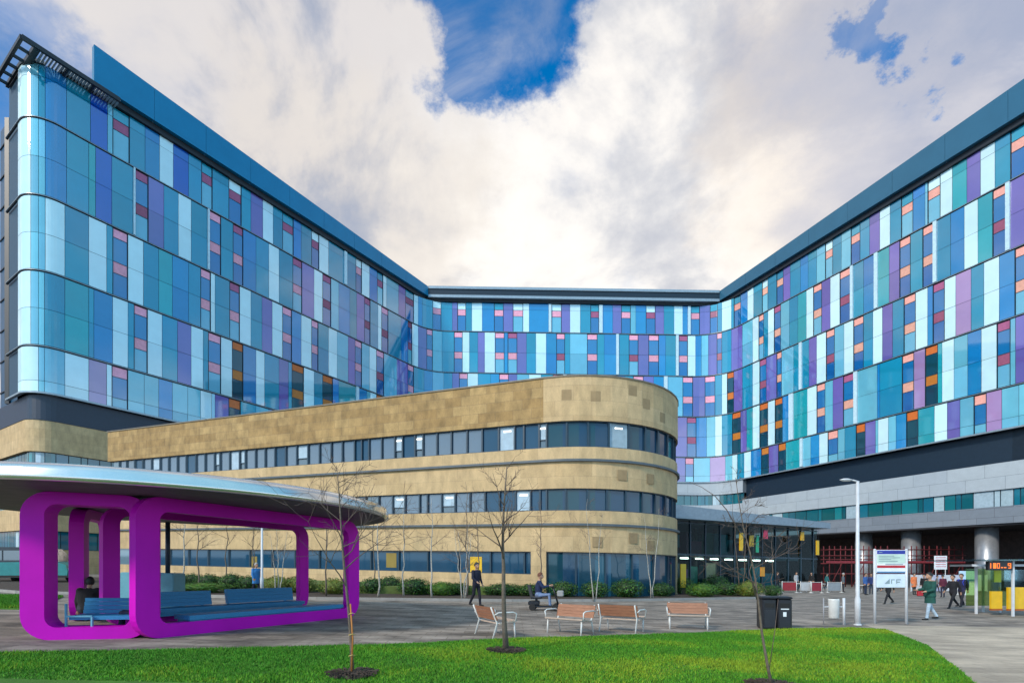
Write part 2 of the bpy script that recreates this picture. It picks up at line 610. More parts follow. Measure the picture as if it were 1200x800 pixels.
# strips of every storey band, read off from left to right: start, colour code, end ...
# t teal  g green-teal  b blue  d deep blue  v violet  p mauve  w white  c pale cyan  n thin pale fin  W window strip
SPEC = [
 # A, top storey
 "21w36c45t53b78t106d126c132W152t170b187w203d221t236W249t268W283t294v308w320t331W344b353t365W374w385t403n406t417W424w433b442W449w453c467v475W485w490b"
 "495t507W517t530v536W546t553w565b579W590v601W613w620b643n646W658v668w680t692W702n706b718v728W739c745b757W768v778t790w800b806n809W820v832W841t"
 "846w857t860W868b876w883t893W900t910W918v926t938b947t957c967W976t986c997W1008t1019v1031w1043t1056W1070b1084c1087W1102w1116g1133v1149w1166t1184W1202w1216t1236b1256",
 # B
 "21w36c45c53b78t104g112d131t156n158W174v192t209w224t243n245W259t273W285b300t315w327t343W354v368w378W388c397b410t418v427W434t443w447W455t470b478W483w490v"
 "500W507c518t532W542w550t560v568w580W591b595W606v617t628w640b652W662t668c688W700t708b722n725t737W748v760W772b780t792n795W806w815b822c830v840W846t"
 "857v870c882w889W895t900w907W915c925t935g945w953W963v973w984W997n1000t1012b1025n1029g1042v1054W1067t1081W1094n1098t1114b1130w1146g1163W1179n1184v1202W1218t1236w1256",
 # C
 "21w36c45c53w76t104w125t132W150w168t186g202b221t235W247w252t269W281w294t307v319w331W342b353w365W373t385w395c408v416W424c433w441W450c465v478W485t"
 "497b507c520t530v538W548w560t575b585W596v606c620w634t648W660n664b676t690v700W712w720b732t742W754v766b778n782c800W812v826W838t846w852W860v"
 "870t882w890W898v910W916c930t937n940t948v957w968W978c989w1000W1012t1023w1034v1046t1059W1073w1087b1093W1107w1120p1138t1153w1171b1189W1206t1226w1256",
 # D
 "21w36c45c52t76g104t110b132w150t157W173w190t208v224w238t244W259w272W285b300w310t327v338t342W356w368t378W390b397g417n420b430c434w441W450b458v465t472W480t"
 "497c510t520W530v540w552b565t580W590c600v612w624b636W648t660c672v684W694n698b712t724W736w748t760W772v784w792v805W816b828c838w846t858W868v875g882w890W900w908W917b925"
 "n930g946w957W967c976v988W1001n1005c1028b1031t1057W1071p1084W1099g1104w1118c1134b1150w1168W1184c1190v1206t1226w1256",
 # E, lowest storey
 "21w45c52c76w104p125w131W150c169c186b202c220c235w248c252v268W282t300c315b330w345t360W372v384t396w410b425t440W452c466v480t"
 "497b512t525v535W545w560b580c600t620W632b650t668v684W696b712c725W737t750v765W777b790v803W813c832p850c858w864t872w880b892W901v912W921g938n941c950b960w970W982c990t1003W1014v1026c1029w"
 "1041c1050b1062W1076g1095w1110v1125c1141W1156p1174c1194c1214v1230w1256",
]
CODE = {'t': 0, 'g': 1, 'b': 2, 'd': 3, 'v': 4, 'p': 5, 'w': 6, 'c': 7, 'n': 8}
FMATS = [M['teal'], M['green'], M['blue'], M['deep'], M['violet'], M['pink'], M['white'], M['cyan'], M['fin'], M['rail'], M['dark'], mat('joint_blue', (0.012, 0.05, 0.09), 0.5)]

PX_OF = {}


def parse(spec):
    tok = re.findall(r'(\d+|[a-zA-Z])', spec)
    out = []
    for i in range(0, len(tok) - 2, 2):
        out.append((float(tok[i]), tok[i + 1], float(tok[i + 2])))
    return out


S_END = HP.L
S_A = HP.s_of(488)     # where left facade ends / rear begins
S_B = HP.s_of(846)
hosp = thing('hospital_block', 'huge three-winged hospital block clad in blue, teal, violet and white glass strips', 'building')
fac = [MB(), MB(), MB()]
wins = []


def zone(s):
    return 0 if s < S_A else (1 if s < S_B else 2)


def s_px(px):
    s = HP.s_of(px) if px <= 1198 else None
    if s is None:
        if px < 40:
            return 0.0
        # past the frame: step on along the right wing
        s = HP.s_of(1198) + (px - 1198) * 0.094
    return min(s, S_END)


def panel(mb, s0, s1, z0, z1, m, d=0.0, tilt=0.0):
    g = 0.02
    c = HP.cuts(s0 + g, s1 - g)
    ta, tb = rnd.uniform(-tilt, tilt), rnd.uniform(-tilt, tilt)
    if s0 < S_CORN + 3:
        ta = tb = 0.0
    vs, fs, uv = [], [], []
    for k, a in enumerate(c):
        p0 = HP.at(a, d + ta * (0.5 if k else -0.5) - tb)
        p1 = HP.at(a, d + ta * (0.5 if k else -0.5) + tb)
        vs += [(p0.x, p0.y, z0 + g), (p1.x, p1.y, z1 - g)]
    for k in range(len(c) - 1):
        fs.append((2 * k, 2 * k + 2, 2 * k + 3, 2 * k + 1))
    mb.add(vs, fs, m)


for bi, (z0, z1) in enumerate(BANDS):
    for (pa, code, pb) in parse(SPEC[bi]):
        sa, sb = s_px(pa), s_px(pb)
        if sb - sa < 0.12:
            continue
        mb = fac[zone((sa + sb) / 2)]
        zm = (z0 + z1) / 2 if z1 - z0 > 6 else None
        if code == 'W':
            wins.append((bi, pa, pb, sa, sb, z0, z1))
            continue
        if code == 'n':
            HP.slab(mb, sa, sb, z0 + 0.1, z1 - 0.1, -0.1, 0.22, 8)
            continue
        k = CODE[code]
        ins = (sb - sa)
        if zm:
            panel(mb, sa, sb, z0 + 0.12, zm, k, 0.0, 0.012)
            panel(mb, sa, sb, zm, z1 - 0.12, k, 0.0, 0.012)
        elif bi == 0:
            panel(mb, sa, sb, z0 + 0.12, z1 - 1.25, k, 0.0, 0.01)
            panel(mb, sa, sb, z1 - 1.25, z1, k, 0.0, 0.01)
        else:
            panel(mb, sa, sb, z0 + 1.15, z1 - 0.12, k, 0.0, 0.01)
            panel(mb, sa, sb, z0 + 0.02, z0 + 1.15, k, 0.0, 0.01)
# rails between storeys and dark backing
for zi, (a, b) in enumerate(((0.0, S_A), (S_A, S_B), (S_B, S_END))):
    for z in (B1, B2, B3, B4):
        HP.slab(fac[zi], a, b, z - 0.09, z + 0.06, -0.1, 0.06, 10)
        HP.slab(fac[zi], a, b, z - 0.02, z + 0.04, 0.061, 0.12, 9)
    HP.slab(fac[zi], a, b, B5 - 0.18, B5, -0.2, 0.12, 9)
    HP.wall(fac[zi], a, b, B5, K_, -0.22, 11)
FLAB = ['left wing facade of blue and teal glass strips with pink blinds', 'rear facade of narrow blue and violet glass strips',
        'right wing facade of teal, violet and white glass strips with salmon blinds']
fobj = [fac[i].build('glass_facade', FMATS, hosp, FLAB[i]) for i in range(3)]

# window strips
WM = [M['winglass'], M['winreflect'], M['blind'], M['blind_dim'], M['blind_salmon'], M['reflect_orange'], M['frame'], M['cyan'], M['teal'], M['white']]


def window_mesh(mb, bi, pa, pb, sa, sb, z0, z1):
    z = zone((sa + sb) / 2)
    pc = (pa + pb) / 2
    glass = 0
    low = (bi >= 3)
    if low and ((z == 0 and pc > 262) or (z == 2 and pc < 1092 and (bi == 4 and rnd.random() < .7 or pc < 960 or rnd.random() < .35))) or (bi == 2 and z == 2 and pc < 862):
        glass = 1  # painted reflection: dark glass with orange patches
    if z == 2:
        bl = 4
    else:
        bl = 2
    dim = 3

    def blind():
        if glass == 1:
            return 5  # orange reflection colour takes the place of a blind
        if bi <= 1 and z == 0:
            return dim if rnd.random() < 0.55 else bl
        return bl if rnd.random() < 0.8 else dim

    def row(a, b, m, d=-0.08):
        c = HP.cuts(sa + 0.09, sb - 0.09)
        vs, fs = [], []
        for q in c:
            p = HP.at(q, d)
            vs += [(p.x, p.y, a + 0.03), (p.x, p.y, b - 0.03)]
        for k in range(len(c) - 1):
            fs.append((2 * k, 2 * k + 2, 2 * k + 3, 2 * k + 1))
        mb.add(vs, fs, m)
    # frame
    for (a, b) in ((sa + 0.02, sa + 0.055), (sb - 0.055, sb - 0.02)):
        HP.slab(mb, a, b, z0 + 0.12, z1 - 0.12, -0.18, 0.02, 6)
    pale = 7 if rnd.random() < 0.35 else glass
    if z1 - z0 > 6:
        zm = (z0 + z1) / 2
        cut = [(z1 - 0.14, z1 - 1.15, 'B'), (z1 - 1.15, zm + 0.05, 'G'), (zm + 0.05, zm - 1.25, 'B'), (zm - 1.25, z0 + 0.14, 'H')]
    elif bi == 0:
        cut = [(z1 - 0.02, z1 - 1.3, 'T'), (z1 - 1.3, z1 - 2.5, 'B'), (z1 - 2.5, z0 + 0.14, 'H')]
    else:
        cut = [(z1 - 0.14, z1 - 1.3, 'B'), (z1 - 1.3, z0 + 1.1, 'G'), (z0 + 1.1, z0 + 0.04, 'S')]
    tops = rnd.choice((8, 8, 9))
    for (b, a, k) in cut:
        m = {'B': blind(), 'G': glass, 'H': pale if glass == 0 else 1, 'T': tops, 'S': glass if glass else 7}[k]
        row(a, b, m)
        HP.slab(mb, sa + 0.056, sb - 0.056, a - 0.02, a + 0.02, -0.16, -0.03, 6)


def apx(w):
    return (w[2] - w[1]) * (w[6] - w[5]) / HP.at(w[3]).y


vis = [w for w in wins if w[1] < 1200]
vis.sort(key=lambda w: -apx(w))
far = MB()
far_z = {0: MB(), 1: MB(), 2: MB()}
wnames = 0
for i, w in enumerate(vis + [w for w in wins if w[1] >= 1200]):
    if i < 100:
        mb = MB()
        window_mesh(mb, *w)
        mb.build('window', WM, fobj[zone((w[3] + w[4]) / 2)])
    else:
        window_mesh(far, *w)
fw = far.build('window', WM, hosp, 'remaining far window strips with blinds')
fw['kind'] = 'stuff'

# parapet fascias
fb = MB()
sI = HP.s_of(497)
sJ = HP.s_of(845)


def fascia(mb, s0, s1, z0, za, zb, d0, d1, m):
    HP.slab(mb, s0, s1, z0, za, d0, d1, m, zb)


KF = K_ + 0.75
FP = Path([tuple(CO), tuple(IL), tuple(IR), tuple(R1)])
S_L107, sI, sJ = FP.s_of(107), FP.s[1], FP.s[2]
HPs = HP
HP = FP
cuts = [S_L107 + (sI - S_L107) * k / 9 for k in range(10)]
for a, b in zip(cuts, cuts[1:]):
    t0 = 58.35 + (56.1 - 58.35) * (a - S_L107) / (sI - S_L107)
    t1 = 58.35 + (56.1 - 58.35) * (b - S_L107) / (sI - S_L107)
    HP.slab(fb, a, b - 0.03, KF, t0, 0.25, 0.9, 0, t1)
fb.build('fascia', [M['fascia']], hosp, 'tall blue fascia above the left wing')
fb = MB()
cuts = [sJ + (FP.L - sJ) * k / 8 for k in range(9)]
TR = lambda s: 56.1 + (58.0 - 56.1) * (s - sJ) / (FP.s_of(1199) - sJ)
for a, b in zip(cuts, cuts[1:]):
    HP.slab(fb, a, b - 0.03, KF, TR(a), 0.25, 0.9, 0, TR(b))
fb.build('fascia', [mat('slate_fascia_panel', (0.035, 0.135, 0.22), 0.24, metal=0.2, var=0.06, vscale=0.4)], hosp, 'slate blue fascia above the right wing')
fb = MB()
HP.slab(fb, sI, sJ, 55.65, 56.15, 0.2, 1.1, 1)
HP.slab(fb, sI, sJ, 54.5, 55.65, 0.2, 0.9, 0)
HP.slab(fb, sI, sJ, 54.0, 54.5, 0.2, 1.05, 1)
fb.build('fascia', [M['black'], M['rail']], hosp, 'low layered fascia of the rear block')
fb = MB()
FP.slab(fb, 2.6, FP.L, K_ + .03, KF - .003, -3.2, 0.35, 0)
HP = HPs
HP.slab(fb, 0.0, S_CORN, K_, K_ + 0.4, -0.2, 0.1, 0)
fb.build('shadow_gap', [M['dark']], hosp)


# main body behind the glass
def inter(p, d, q, e):
    den = d.x * e.y - d.y * e.x
    t = ((q.x - p.x) * e.y - (q.y - p.y) * e.x) / den
    return p + d * t


def offs(dist):
    """three parallel lines pushed back"""
    nl = Vector((dL.y, -dL.x))
    db = (IR - IL).normalized()
    nb = Vector((db.y, -db.x))
    nr = Vector((dR.y, -dR.x))
    a = CO - nl * dist
    b = IL - nb * dist
    c = IR - nr * dist
    return a, inter(a, dL, b, db), inter(b, db, c, dR), R1 - nr * dist


fr = offs(0.5)
bk = offs(12.0)
mb = MB()
body = [fr[0] + dL * 2.6, fr[1] + Vector((-3, 3)), fr[2] + Vector((3, 3)), fr[3], bk[3], bk[2], bk[1], bk[0] + dL * 2.6, fr[0] + dL * 2.6 + eE * 1.5]
body = [tuple(p) for p in body]
mb.prism([body[0], body[1], body[6], body[7], body[8]], 13.2, 54.0, 0, 1)
mb.prism([body[1], body[2], body[5], body[6]], 13.2, 54.1, 0, 1)
mb.prism([body[2], body[3], body[4], body[5]], 8.3, 53.9, 0, 1)
# dark recess plus stone and window bands under the left wing
mb.build('wall', [M['black'], M['roof']], hosp)
# end wall return strip (dark recess at the far left edge)
mb = MB()
a, b = CO + eE * 7.3 + dL * 0.9, CO + eE * 13.6 + dL * 0.9
nE = Vector((-eE.y, eE.x)) if Vector((-eE.y, eE.x)).dot(-dL) > 0 else Vector((eE.y, -eE.x))
c, d = b + dL * 4, a + dL * 4
mb.prism([tuple(b), tuple(a), tuple(d), tuple(c)], 19.0, 52.0, 0)
for k in range(9):
    z = 21 + k * 3.6
    q, w = b - dL * 0.05, a - dL * 0.05
    mb.bar((q.x, q.y, z), (w.x, w.y, z), 0.12, 0.12, 1)
q = CO + eE * 10.0 + dL * 0.8
mb.bar((q.x, q.y, 19.2), (q.x, q.y, 51.8), 0.5, 0.5, 1)
mb.build('service_recess', [mat('dark_blue_recess', (0.012, 0.06, 0.12), 0.35), M['dark']], hosp, 'dark blue recess at the outer end of left wing')

# base bands of left wing and rear block
BP = Path([tuple(CO + eE * 13.0)] + fillet(CO + eE * 13.0, CO, IL, 2.4, 7) + fillet(CO, IL, IR, 8.0, 7) + fillet(IL, IR, R1, 8.0, 7) + [tuple(R1)])
bS = BP.s_of(788)
bT = BP.s_of(870)
mb = MB()
BP.slab(mb, 0, bS, 16.3, B5 - 0.2, -2.0, -0.5, 0)
BP.slab(mb, 0.3, bS, 16.22, 16.3, -2.0, -0.15, 0)
mb.build('plant_louvre', [mat('louvre_black', (0.010, 0.022, 0.045), 0.4)], hosp, 'black louvre band above the stone base of left wing')
mb = MB()
BP.slab(mb, 0, bS, 12.9, 16.2, -2.0, -0.2, 0)
BP.slab(mb, 0, bS, 8.9, 10.9, -2.0, -0.2, 0)
BP.slab(mb, 0, bS, 4.6, 7.0, -2.0, -0.2, 0)
BP.slab(mb, 0, bS, -2.0, 2.6, -2.0, -0.2, 0)
mb.build('stone_base', [M['stone_smooth']], hosp)
mb = MB()
for (za, zb) in ((10.9, 12.9), (7.0, 8.9), (2.6, 4.6)):
    s = 0.0
    while s < min(bS, 40):
        w = rnd.choice((1.1, 1.1, 1.1, 0.6))
        BP.wall(mb, s + 0.04, s + w - 0.04, za + .06, zb - .06, -0.5, rnd.choice((0, 0, 0, 1)))
        s += w
    BP.wall(mb, 0, bS, za, zb, -0.6, 2)
mb.build('ribbon_glazing', [M['strip_glass'], M['pane_lit'], M['frame']], hosp)

# rear: white panel bands over the entrance, right of the annexe
mb = MB()
BP.slab(mb, bS, bT, 16.6, B5 - 0.2, -2.0, -0.1, 0)
BP.slab(mb, bS, bT, 12.3, 14.6, -2.0, -0.1, 0)
BP.slab(mb, bS, bT, 6.0, 12.3, -2.0, -0.6, 1)
s = bS
while s < bT - 0.5:
    w = rnd.choice((1.3, 1.3, 2.4))
    w = min(w, bT - s)
    BP.wall(mb, s + 0.05, s + w - 0.05, 14.65, 16.55, -0.4, rnd.choice((2, 2, 2, 3)))
    s += w
BP.wall(mb, bS, bT, 14.6, 16.6, -0.5, 4)
mb.build('link_wall', [M['panel_grey'], M['panel_dim'], M['strip_glass'], M['pane_lit'], M['frame']], hosp, 'pale panels with a glazed strip above the entrance')

# right wing base: black recess, grey panels, ribbon window, grey panels, soffit
mb = MB()
BP.slab(mb, bT, BP.L, 15.3, B5 - 0.2, -3.0, -1.0, 0)
BP.slab(mb, bT, BP.L, 15.2, 15.32, -3.0, -0.05, 0)
mb.build('plant_louvre', [mat('louvre_navy', (0.008, 0.020, 0.038), 0.4)], hosp, 'black recess under the glass of right wing')
mb = MB()
BP.slab(mb, bT, BP.L, 12.05, 15.2, -2.0, 0.0, 0)
BP.slab(mb, bT - 4, BP.L, 8.05, 10.05, -2.0, 0.1, 1)
mb.build('panel_band', [M['panel_grey'], M['panel_dim']], hosp)
mb = MB()
s = bT
while s < BP.L - 0.4:
    w = min(rnd.choice((1.25, 1.25, 1.25, 0.62, 2.1)), BP.L - s)
    BP.wall(mb, s + 0.05, s + w - 0.05, 10.1, 12.0, -0.25, rnd.choice((0, 0, 0, 0, 0, 2)))
    s += w
BP.wall(mb, bT, BP.L, 10.05, 12.05, -0.35, 1)
mb.build('ribbon_glazing', [M['strip_glass'], M['frame'], M['pane_lit']], hosp, 'teal ribbon window along the right wing')
mb = MB()
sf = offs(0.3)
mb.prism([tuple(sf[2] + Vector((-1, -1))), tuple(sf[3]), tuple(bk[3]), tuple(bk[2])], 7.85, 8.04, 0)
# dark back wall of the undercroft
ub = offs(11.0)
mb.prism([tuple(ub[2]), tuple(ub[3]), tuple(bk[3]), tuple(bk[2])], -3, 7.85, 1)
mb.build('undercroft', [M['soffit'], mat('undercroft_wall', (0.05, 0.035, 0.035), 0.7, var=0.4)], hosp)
for i, px in enumerate((1143, 1055, 1000, 1222)):
    s = BP.s_of(px) if px < 1200 else BP.L - 3.0
    p = BP.at(s, -2.4)
    c = MB()
    c.lathe([(1.15, -3.0), (1.15, 7.85)], (p.x, p.y, 0), 24)
    c.build('column', [M['concrete']], hosp)

# open-frame brow at the outer corner of left wing
mb = MB()
nl = Vector((dL.y, -dL.x))
zc = 53.55
A = CO - dL * 0.9 + nl * 1.6
Bq = A + eE * 8.3
C_ = CO + dL * 0.55 + nl * 1.6
Dq = C_ + eE * 8.3
P3 = lambda q, z: (q.x, q.y, z)
mb.bar(P3(A, zc), P3(Bq, zc), 0.28, 0.4, 0)
mb.bar(P3(C_ - dL * .25 - nl * .0, zc), P3(Dq - dL * .25, zc), 0.5, 0.5, 0)
for k in range(6):
    q = A + eE * (8.3 * k / 5)
    w = C_ + eE * (8.3 * k / 5)
    mb.bar(P3(q, zc), P3(w, zc), 0.18, 0.3, 0)
F1 = L0 + dL * 3.5 + nl * 1.5
mb.bar(P3(A, zc), P3(F1, zc), 0.28, 0.45, 0)
F0, F2 = C_ - nl * 2.2, F1 - nl * 2.2
for k in range(26):
    t = k / 25
    q, w = C_.lerp(F1, t), F0.lerp(F2, t)
    mb.bar(P3(q, zc), P3(w, zc), 0.16, 0.1, 1)
for t in (0.33, 0.66):
    q, w = C_.lerp(F1, t), F0.lerp(F2, t)
    mb.bar(P3(q, zc - .1), P3(w, zc - .1), 0.2, 0.3, 0)
pl = [C_ + Vector((0, 0)), F1, F2 - nl * 4, F0 - nl * 4]
mb.build('roof_brow', [M['dark'], mat('brow_slats', (0.30, 0.37, 0.42), 0.45)], hosp, 'open dark frame jutting from the roof corner of left wing')
WORLD.append(hosp)

# ------------------------------------------------------------------ sandstone annexe with rounded end
annex = thing('stone_annexe', 'long low sandstone building with rounded end and dark ribbon windows', 'building')
AA, AB = Vector((-36.4, 47.7)), Vector((2.06, 32.0))
AC, AR = Vector((4.7, 38.48)), 7.0
a0 = math.atan2(AB.y - AC.y, AB.x - AC.x)
arc = [(AC.x + AR * math.cos(a0 + math.pi * k / 22), AC.y + AR * math.sin(a0 + math.pi * k / 22)) for k in range(23)]
dA = (AB - AA).normalized()
nbk = Vector((-dA.y, dA.x))
end2 = AA + nbk * 14.0
AP = Path([tuple(end2), tuple(AA)] + arc + [tuple(end2 + dA * 4)])
s_st = AP.s[1]
s_a = AP.s_of(127) if AP.s_of(127) and AP.s_of(127) > s_st - 1 else s_st
s_arc = AP.s[2]
s_arc_end = AP.s[24]
RZ, W1T, W1B, LG1, W2T, W2B, LG2, W3T, W3B = 13.12, 10.49, 8.94, 8.21, 6.47, 5.15, 4.38, 2.67, 1.28
mb = MB()
e0, e1 = s_st, AP.L
for (za, zb) in ((W1T, RZ), (LG1, W1B), (W2T, LG1 - 0.14), (LG2, W2B), (W3T, LG2 - 0.14)):
    if zb == RZ:
        s_j = AP.s_of(637)
        AP.slab(mb, 0, s_j, za, zb, -1.2, 0.03, 0)
        AP.slab(mb, s_j, e1, za, zb, -1.2, 0.04, 1)
    else:
        AP.slab(mb, 0, e1, za, zb, -1.2, 0.0, 1)
s_g0, s_g1 = AP.s_of(622), AP.s_of(640)
AP.slab(mb, 0, s_g0, -1.5, W3B, -1.2, 0.0, 1)
AP.slab(mb, s_g0, s_g1, -1.5, W3T, -1.2, 0.0, 1)
AP.slab(mb, AP.s_of(793), e1, -1.5, W3T, -1.2, 0.0, 1)
# a few darker blocks let into the rounded end
for (px, z) in ((664, 12.05), (698, 11.95), (741, 12.5), (757, 11.85), (776, 11.3), (729, 8.05 - .7), (762, 7.3), (700, 3.3), (742, 3.6), (763, 3.2)):
    s = AP.s_of(px)
    AP.wall(mb, s - 0.3, s + 0.3, z - 0.32, z + 0.3, 0.046, 2)
mb.build('wall', [M['stone'], M['stone_smooth'], M['stone_dark']], annex, 'sandstone bands stained by rain')
mb = MB()
for z in (LG1, LG2):
    AP.slab(mb, 0, e1, z - 0.14, z, -0.6, 0.16, 0)
AP.slab(mb, 0, e1, RZ, RZ + 0.09, -0.6, 0.09, 1)
mb.build('ledge', [mat('grey_ledge', (0.085, 0.105, 0.12), 0.5), mat('coping', (0.18, 0.15, 0.11), 0.6)], annex)
poly = [tuple(AP.at(s, -1.0)) for s in AP.s]
mb = MB()
mb.prism(poly, -1.0, 12.3, 0, 1)
mb.build('roof', [M['frame'], M['roof']], annex)


def pane_window(sa, sb, za, zb, kind, parent, lamp=False):
    w = MB()
    f = 0.05
    AP.slab(w, sa, sa + f, za, zb, -0.3, -0.08, 0)
    AP.slab(w, sb - f, sb, za, zb, -0.3, -0.08, 0)
    AP.slab(w, sa + f, sb - f, zb - f, zb, -0.3, -0.08, 0)
    AP.slab(w, sa + f, sb - f, za, za + f, -0.3, -0.08, 0)
    if kind == 3:       # lit blind over the upper part, painted pale
        zm = za + (zb - za) * 0.32
        AP.wall(w, sa + f, sb - f, zm + 0.03, zb - f, -0.2, 3)
        AP.wall(w, sa + f, sb - f, za + f, zm, -0.2, 1)
        AP.slab(w, sa + f, sb - f, zm, zm + 0.04, -0.25, -0.1, 0)
    else:
        AP.wall(w, sa + f, sb - f, za + f, zb - f, -0.2, (1, 2, 3)[kind])
    if lamp:
        m = (sa + sb) / 2
        AP.slab(w, m - 0.25, m + 0.28, zb - 0.36, zb - 0.26, -0.199, -0.19, 4)
    o = w.build('window', [M['frame'], M['pane'], M['pane_dk'], M['pane_lit'], M['lamp_lit']], parent)
    return o


nwin = 0
hid = MB()
for row, (za, zb, p0) in enumerate(((W1B, W1T, 150), (W2B, W2T, 430))):
    s = s_st + 0.2
    k = 0
    while s < s_arc_end - 0.3:
        w = rnd.choice((1.08, 1.08, 1.08, 1.0, 1.15, 0.62)) if s < s_arc - 1 else rnd.choice((1.25, 1.3, 1.2))
        w = min(w, s_arc_end - s)
        if s < s_arc - 0.4 and s + w > s_arc:
            w = s_arc - s
        q = AP.at(s)
        ppx = 600 + FPX * q.x / q.y
        r = rnd.random()
        vis_ = ppx > p0 and s < AP.s_of(792)
        kind = 1 if (ppx > 560 or rnd.random() < 0.25) else 0
        if r < 0.15 and s < s_arc + 6:
            kind = 2
        elif r < 0.27 and s < s_arc:
            kind = 3
        if vis_ and w > 0.3:
            pane_window(s, s + w, za, zb, kind, annex, lamp=(kind in (2, 3) and ppx > 450))
            nwin += 1
        else:
            AP.wall(hid, s + 0.05, s + w - 0.05, za + .05, zb - .05, -0.2, 1)
            AP.slab(hid, s + w - 0.05, s + w, za, zb, -0.3, -0.08, 0)
        s += w
# ground floor ribbon and big shop-front glazing at the rounded end
s = s_st + 1.0
while s < s_g0 - 0.3:
    w = min(2.3, s_g0 - s)
    q = AP.at(s + w / 2)
    ppx = 600 + FPX * q.x / q.y
    if ppx > 175:
        pane_window(s, s + w, W3B, W3T, 1, annex)
        nwin += 1
    else:
        AP.wall(hid, s + 0.05, s + w - 0.05, W3B, W3T, -0.2, 1)
    s += w
s_z = AP.s_of(793)
n = 6
for k in range(n):
    a, b = s_g1 + (s_z - s_g1) * k / n, s_g1 + (s_z - s_g1) * (k + 1) / n
    pane_window(a, b, 0.0, W3T, 1, annex)
    nwin += 1
ho = hid.build('window', [M['frame'], M['pane'], M['pane_dk']], annex, 'windows along the hidden left stretch')
ho['kind'] = 'stuff'
# yellow notices stuck inside the glass
for px, py in ((556, 661), (456, 656), (293, 659)):
    s = AP.s_of(px)
    z = 1.65 + (hor(px) - py) / FPX * AP.at(s).y
    w = MB()
    AP.slab(w, s - 0.42, s + 0.42, z - 0.5, z + 0.5, -0.199, -0.185, 0)
    w.build('notice', [M['yellow'] if px == 556 else mat('faded_notice', (0.24, 0.17, 0.03), 0.6)], annex, 'yellow notice stuck in a ground floor window')
WORLD.append(annex)

# ------------------------------------------------------------------ glazed entrance hall between annexe and right wing
hall = thing('entrance_hall', 'dark glazed entrance hall under a thin grey wing-shaped roof between stone annexe and right wing', 'building')
H0, H1 = Vector((15.0, 49.2)), Vector((34.5, 57.3))
dh = (H1 - H0).normalized()
nh = Vector((dh.y, -dh.x))
HQ = Path([tuple(H0 - dh * 6), tuple(H1)])
mb = MB()
bkq = -nh * 38
q0, q1 = HQ.at(0), HQ.at(HQ.L)
b0, b1 = q0 + bkq, q1 + bkq
v = [(q0.x, q0.y, 6.6), (q1.x, q1.y, 6.6), (b1.x, b1.y, 6.6), (b0.x, b0.y, 6.6),
     (q0.x, q0.y, 8.05), (q1.x, q1.y, 7.2), (b1.x, b1.y, 9.0), (b0.x, b0.y, 9.6)]
mb.add(v, [(0, 3, 2, 1), (4, 5, 6, 7), (1, 2, 6, 5), (2, 3, 7, 6), (3, 0, 4, 7)], 0)
mb.add(v, [(0, 1, 5, 4)], 0)
mb.build('roof', [mat('grey_roof_edge', (0.20, 0.25, 0.30), 0.4, metal=0.3)], hall)
mb = MB()
L = HQ.L
s = 5.5
while s < L - 0.4:
    HQ.slab(mb, s, s + 0.09, 0.0, 6.6, -1.75, -1.5, 0)
    s += 1.9
for z in (0.1, 3.3, 6.4):
    HQ.slab(mb, 5.5, L, z - 0.06, z + 0.06, -1.72, -1.53, 0)
gf = mb.build('glazing', [M['frame']], hall)
mb = MB()
HQ.wall(mb, 5.5, L, 0.05, 6.5, -1.6, 0)
mb.build('pane', [M['hallglass']], gf)
mb = MB()
HQ.slab(mb, 5.0, L, 3.1, 3.5, -12, -4.0, 0)             # mezzanine edge
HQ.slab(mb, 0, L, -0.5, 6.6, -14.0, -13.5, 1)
HQ.slab(mb, 5.0, L, -0.02, 0.03, -13.5, -1.8, 2)
for k in range(7):
    HQ.slab(mb, 7 + k * 2.9, 7.3 + k * 2.9, 0, 6.6, -8.3, -8.0, 3)
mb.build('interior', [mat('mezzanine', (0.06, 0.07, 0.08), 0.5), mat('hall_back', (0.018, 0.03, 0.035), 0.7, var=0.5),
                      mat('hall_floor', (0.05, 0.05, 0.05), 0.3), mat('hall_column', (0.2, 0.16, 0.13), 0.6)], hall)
for k in range(8):
    s = 8.5 + k * 2.0
    lm = MB()
    HQ.slab(lm, s, s + 0.75, 2.95, 3.08, -4.4, -3.9, 0)
    lm.build('ceiling_lamp', [M['lamp_hall']], hall)
mb = MB()
rp = random.Random(77)
for lev in (0, 1):
    q = 6.0
    while q < HQ.L - 1.0:
        wq = rp.uniform(0.5, 2.0)
        if rp.random() < 0.75:
            za = 0.2 if lev == 0 else 3.6
            HQ.slab(mb, q, min(q + wq, HQ.L - .2), za, za + rp.uniform(1.0, 2.6), -7.0 - rp.random(), -6.9 + rp.random() * .6, rp.randint(0, 5))
        q += wq + rp.uniform(0, .5)
for (s, w, za, zb, c) in ((14.5, 1.6, .3, 2.6, 2), (16.8, 1.0, 3.7, 5.8, 3), (18.6, 2.2, 3.8, 4.9, 4), (21.5, 1.4, .4, 2.3, 3), (8.0, .7, .3, 2.7, 5), (6.2, .9, 2.0, 6.0, 0), (7.5, .8, 3.6, 5.6, 1), (9.0, 1.0, 0.4, 2.6, 2), (10.6, .6, 4.2, 5.6, 1), (12.4, 1.2, 0.3, 2.2, 0), (9.2, 1.0, 3.8, 5.4, 2)):
    HQ.slab(mb, s, s + w, za, zb, -5.4, -5.3, c)
mb.build('display_panel', [mat('green_panel', (0.03, 0.16, 0.12), 0.5), mat('dusk_panel', (0.12, 0.14, 0.16), 0.5), mat('cream_panel', (0.40, 0.32, 0.2), 0.5), mat('teal_panel', (.02, .2, .26), .5), mat('maroon_panel', (.22, .03, .06), .5), mat('violet_panel', (.2, .08, .3), .5)], hall)
WORLD.append(hall)


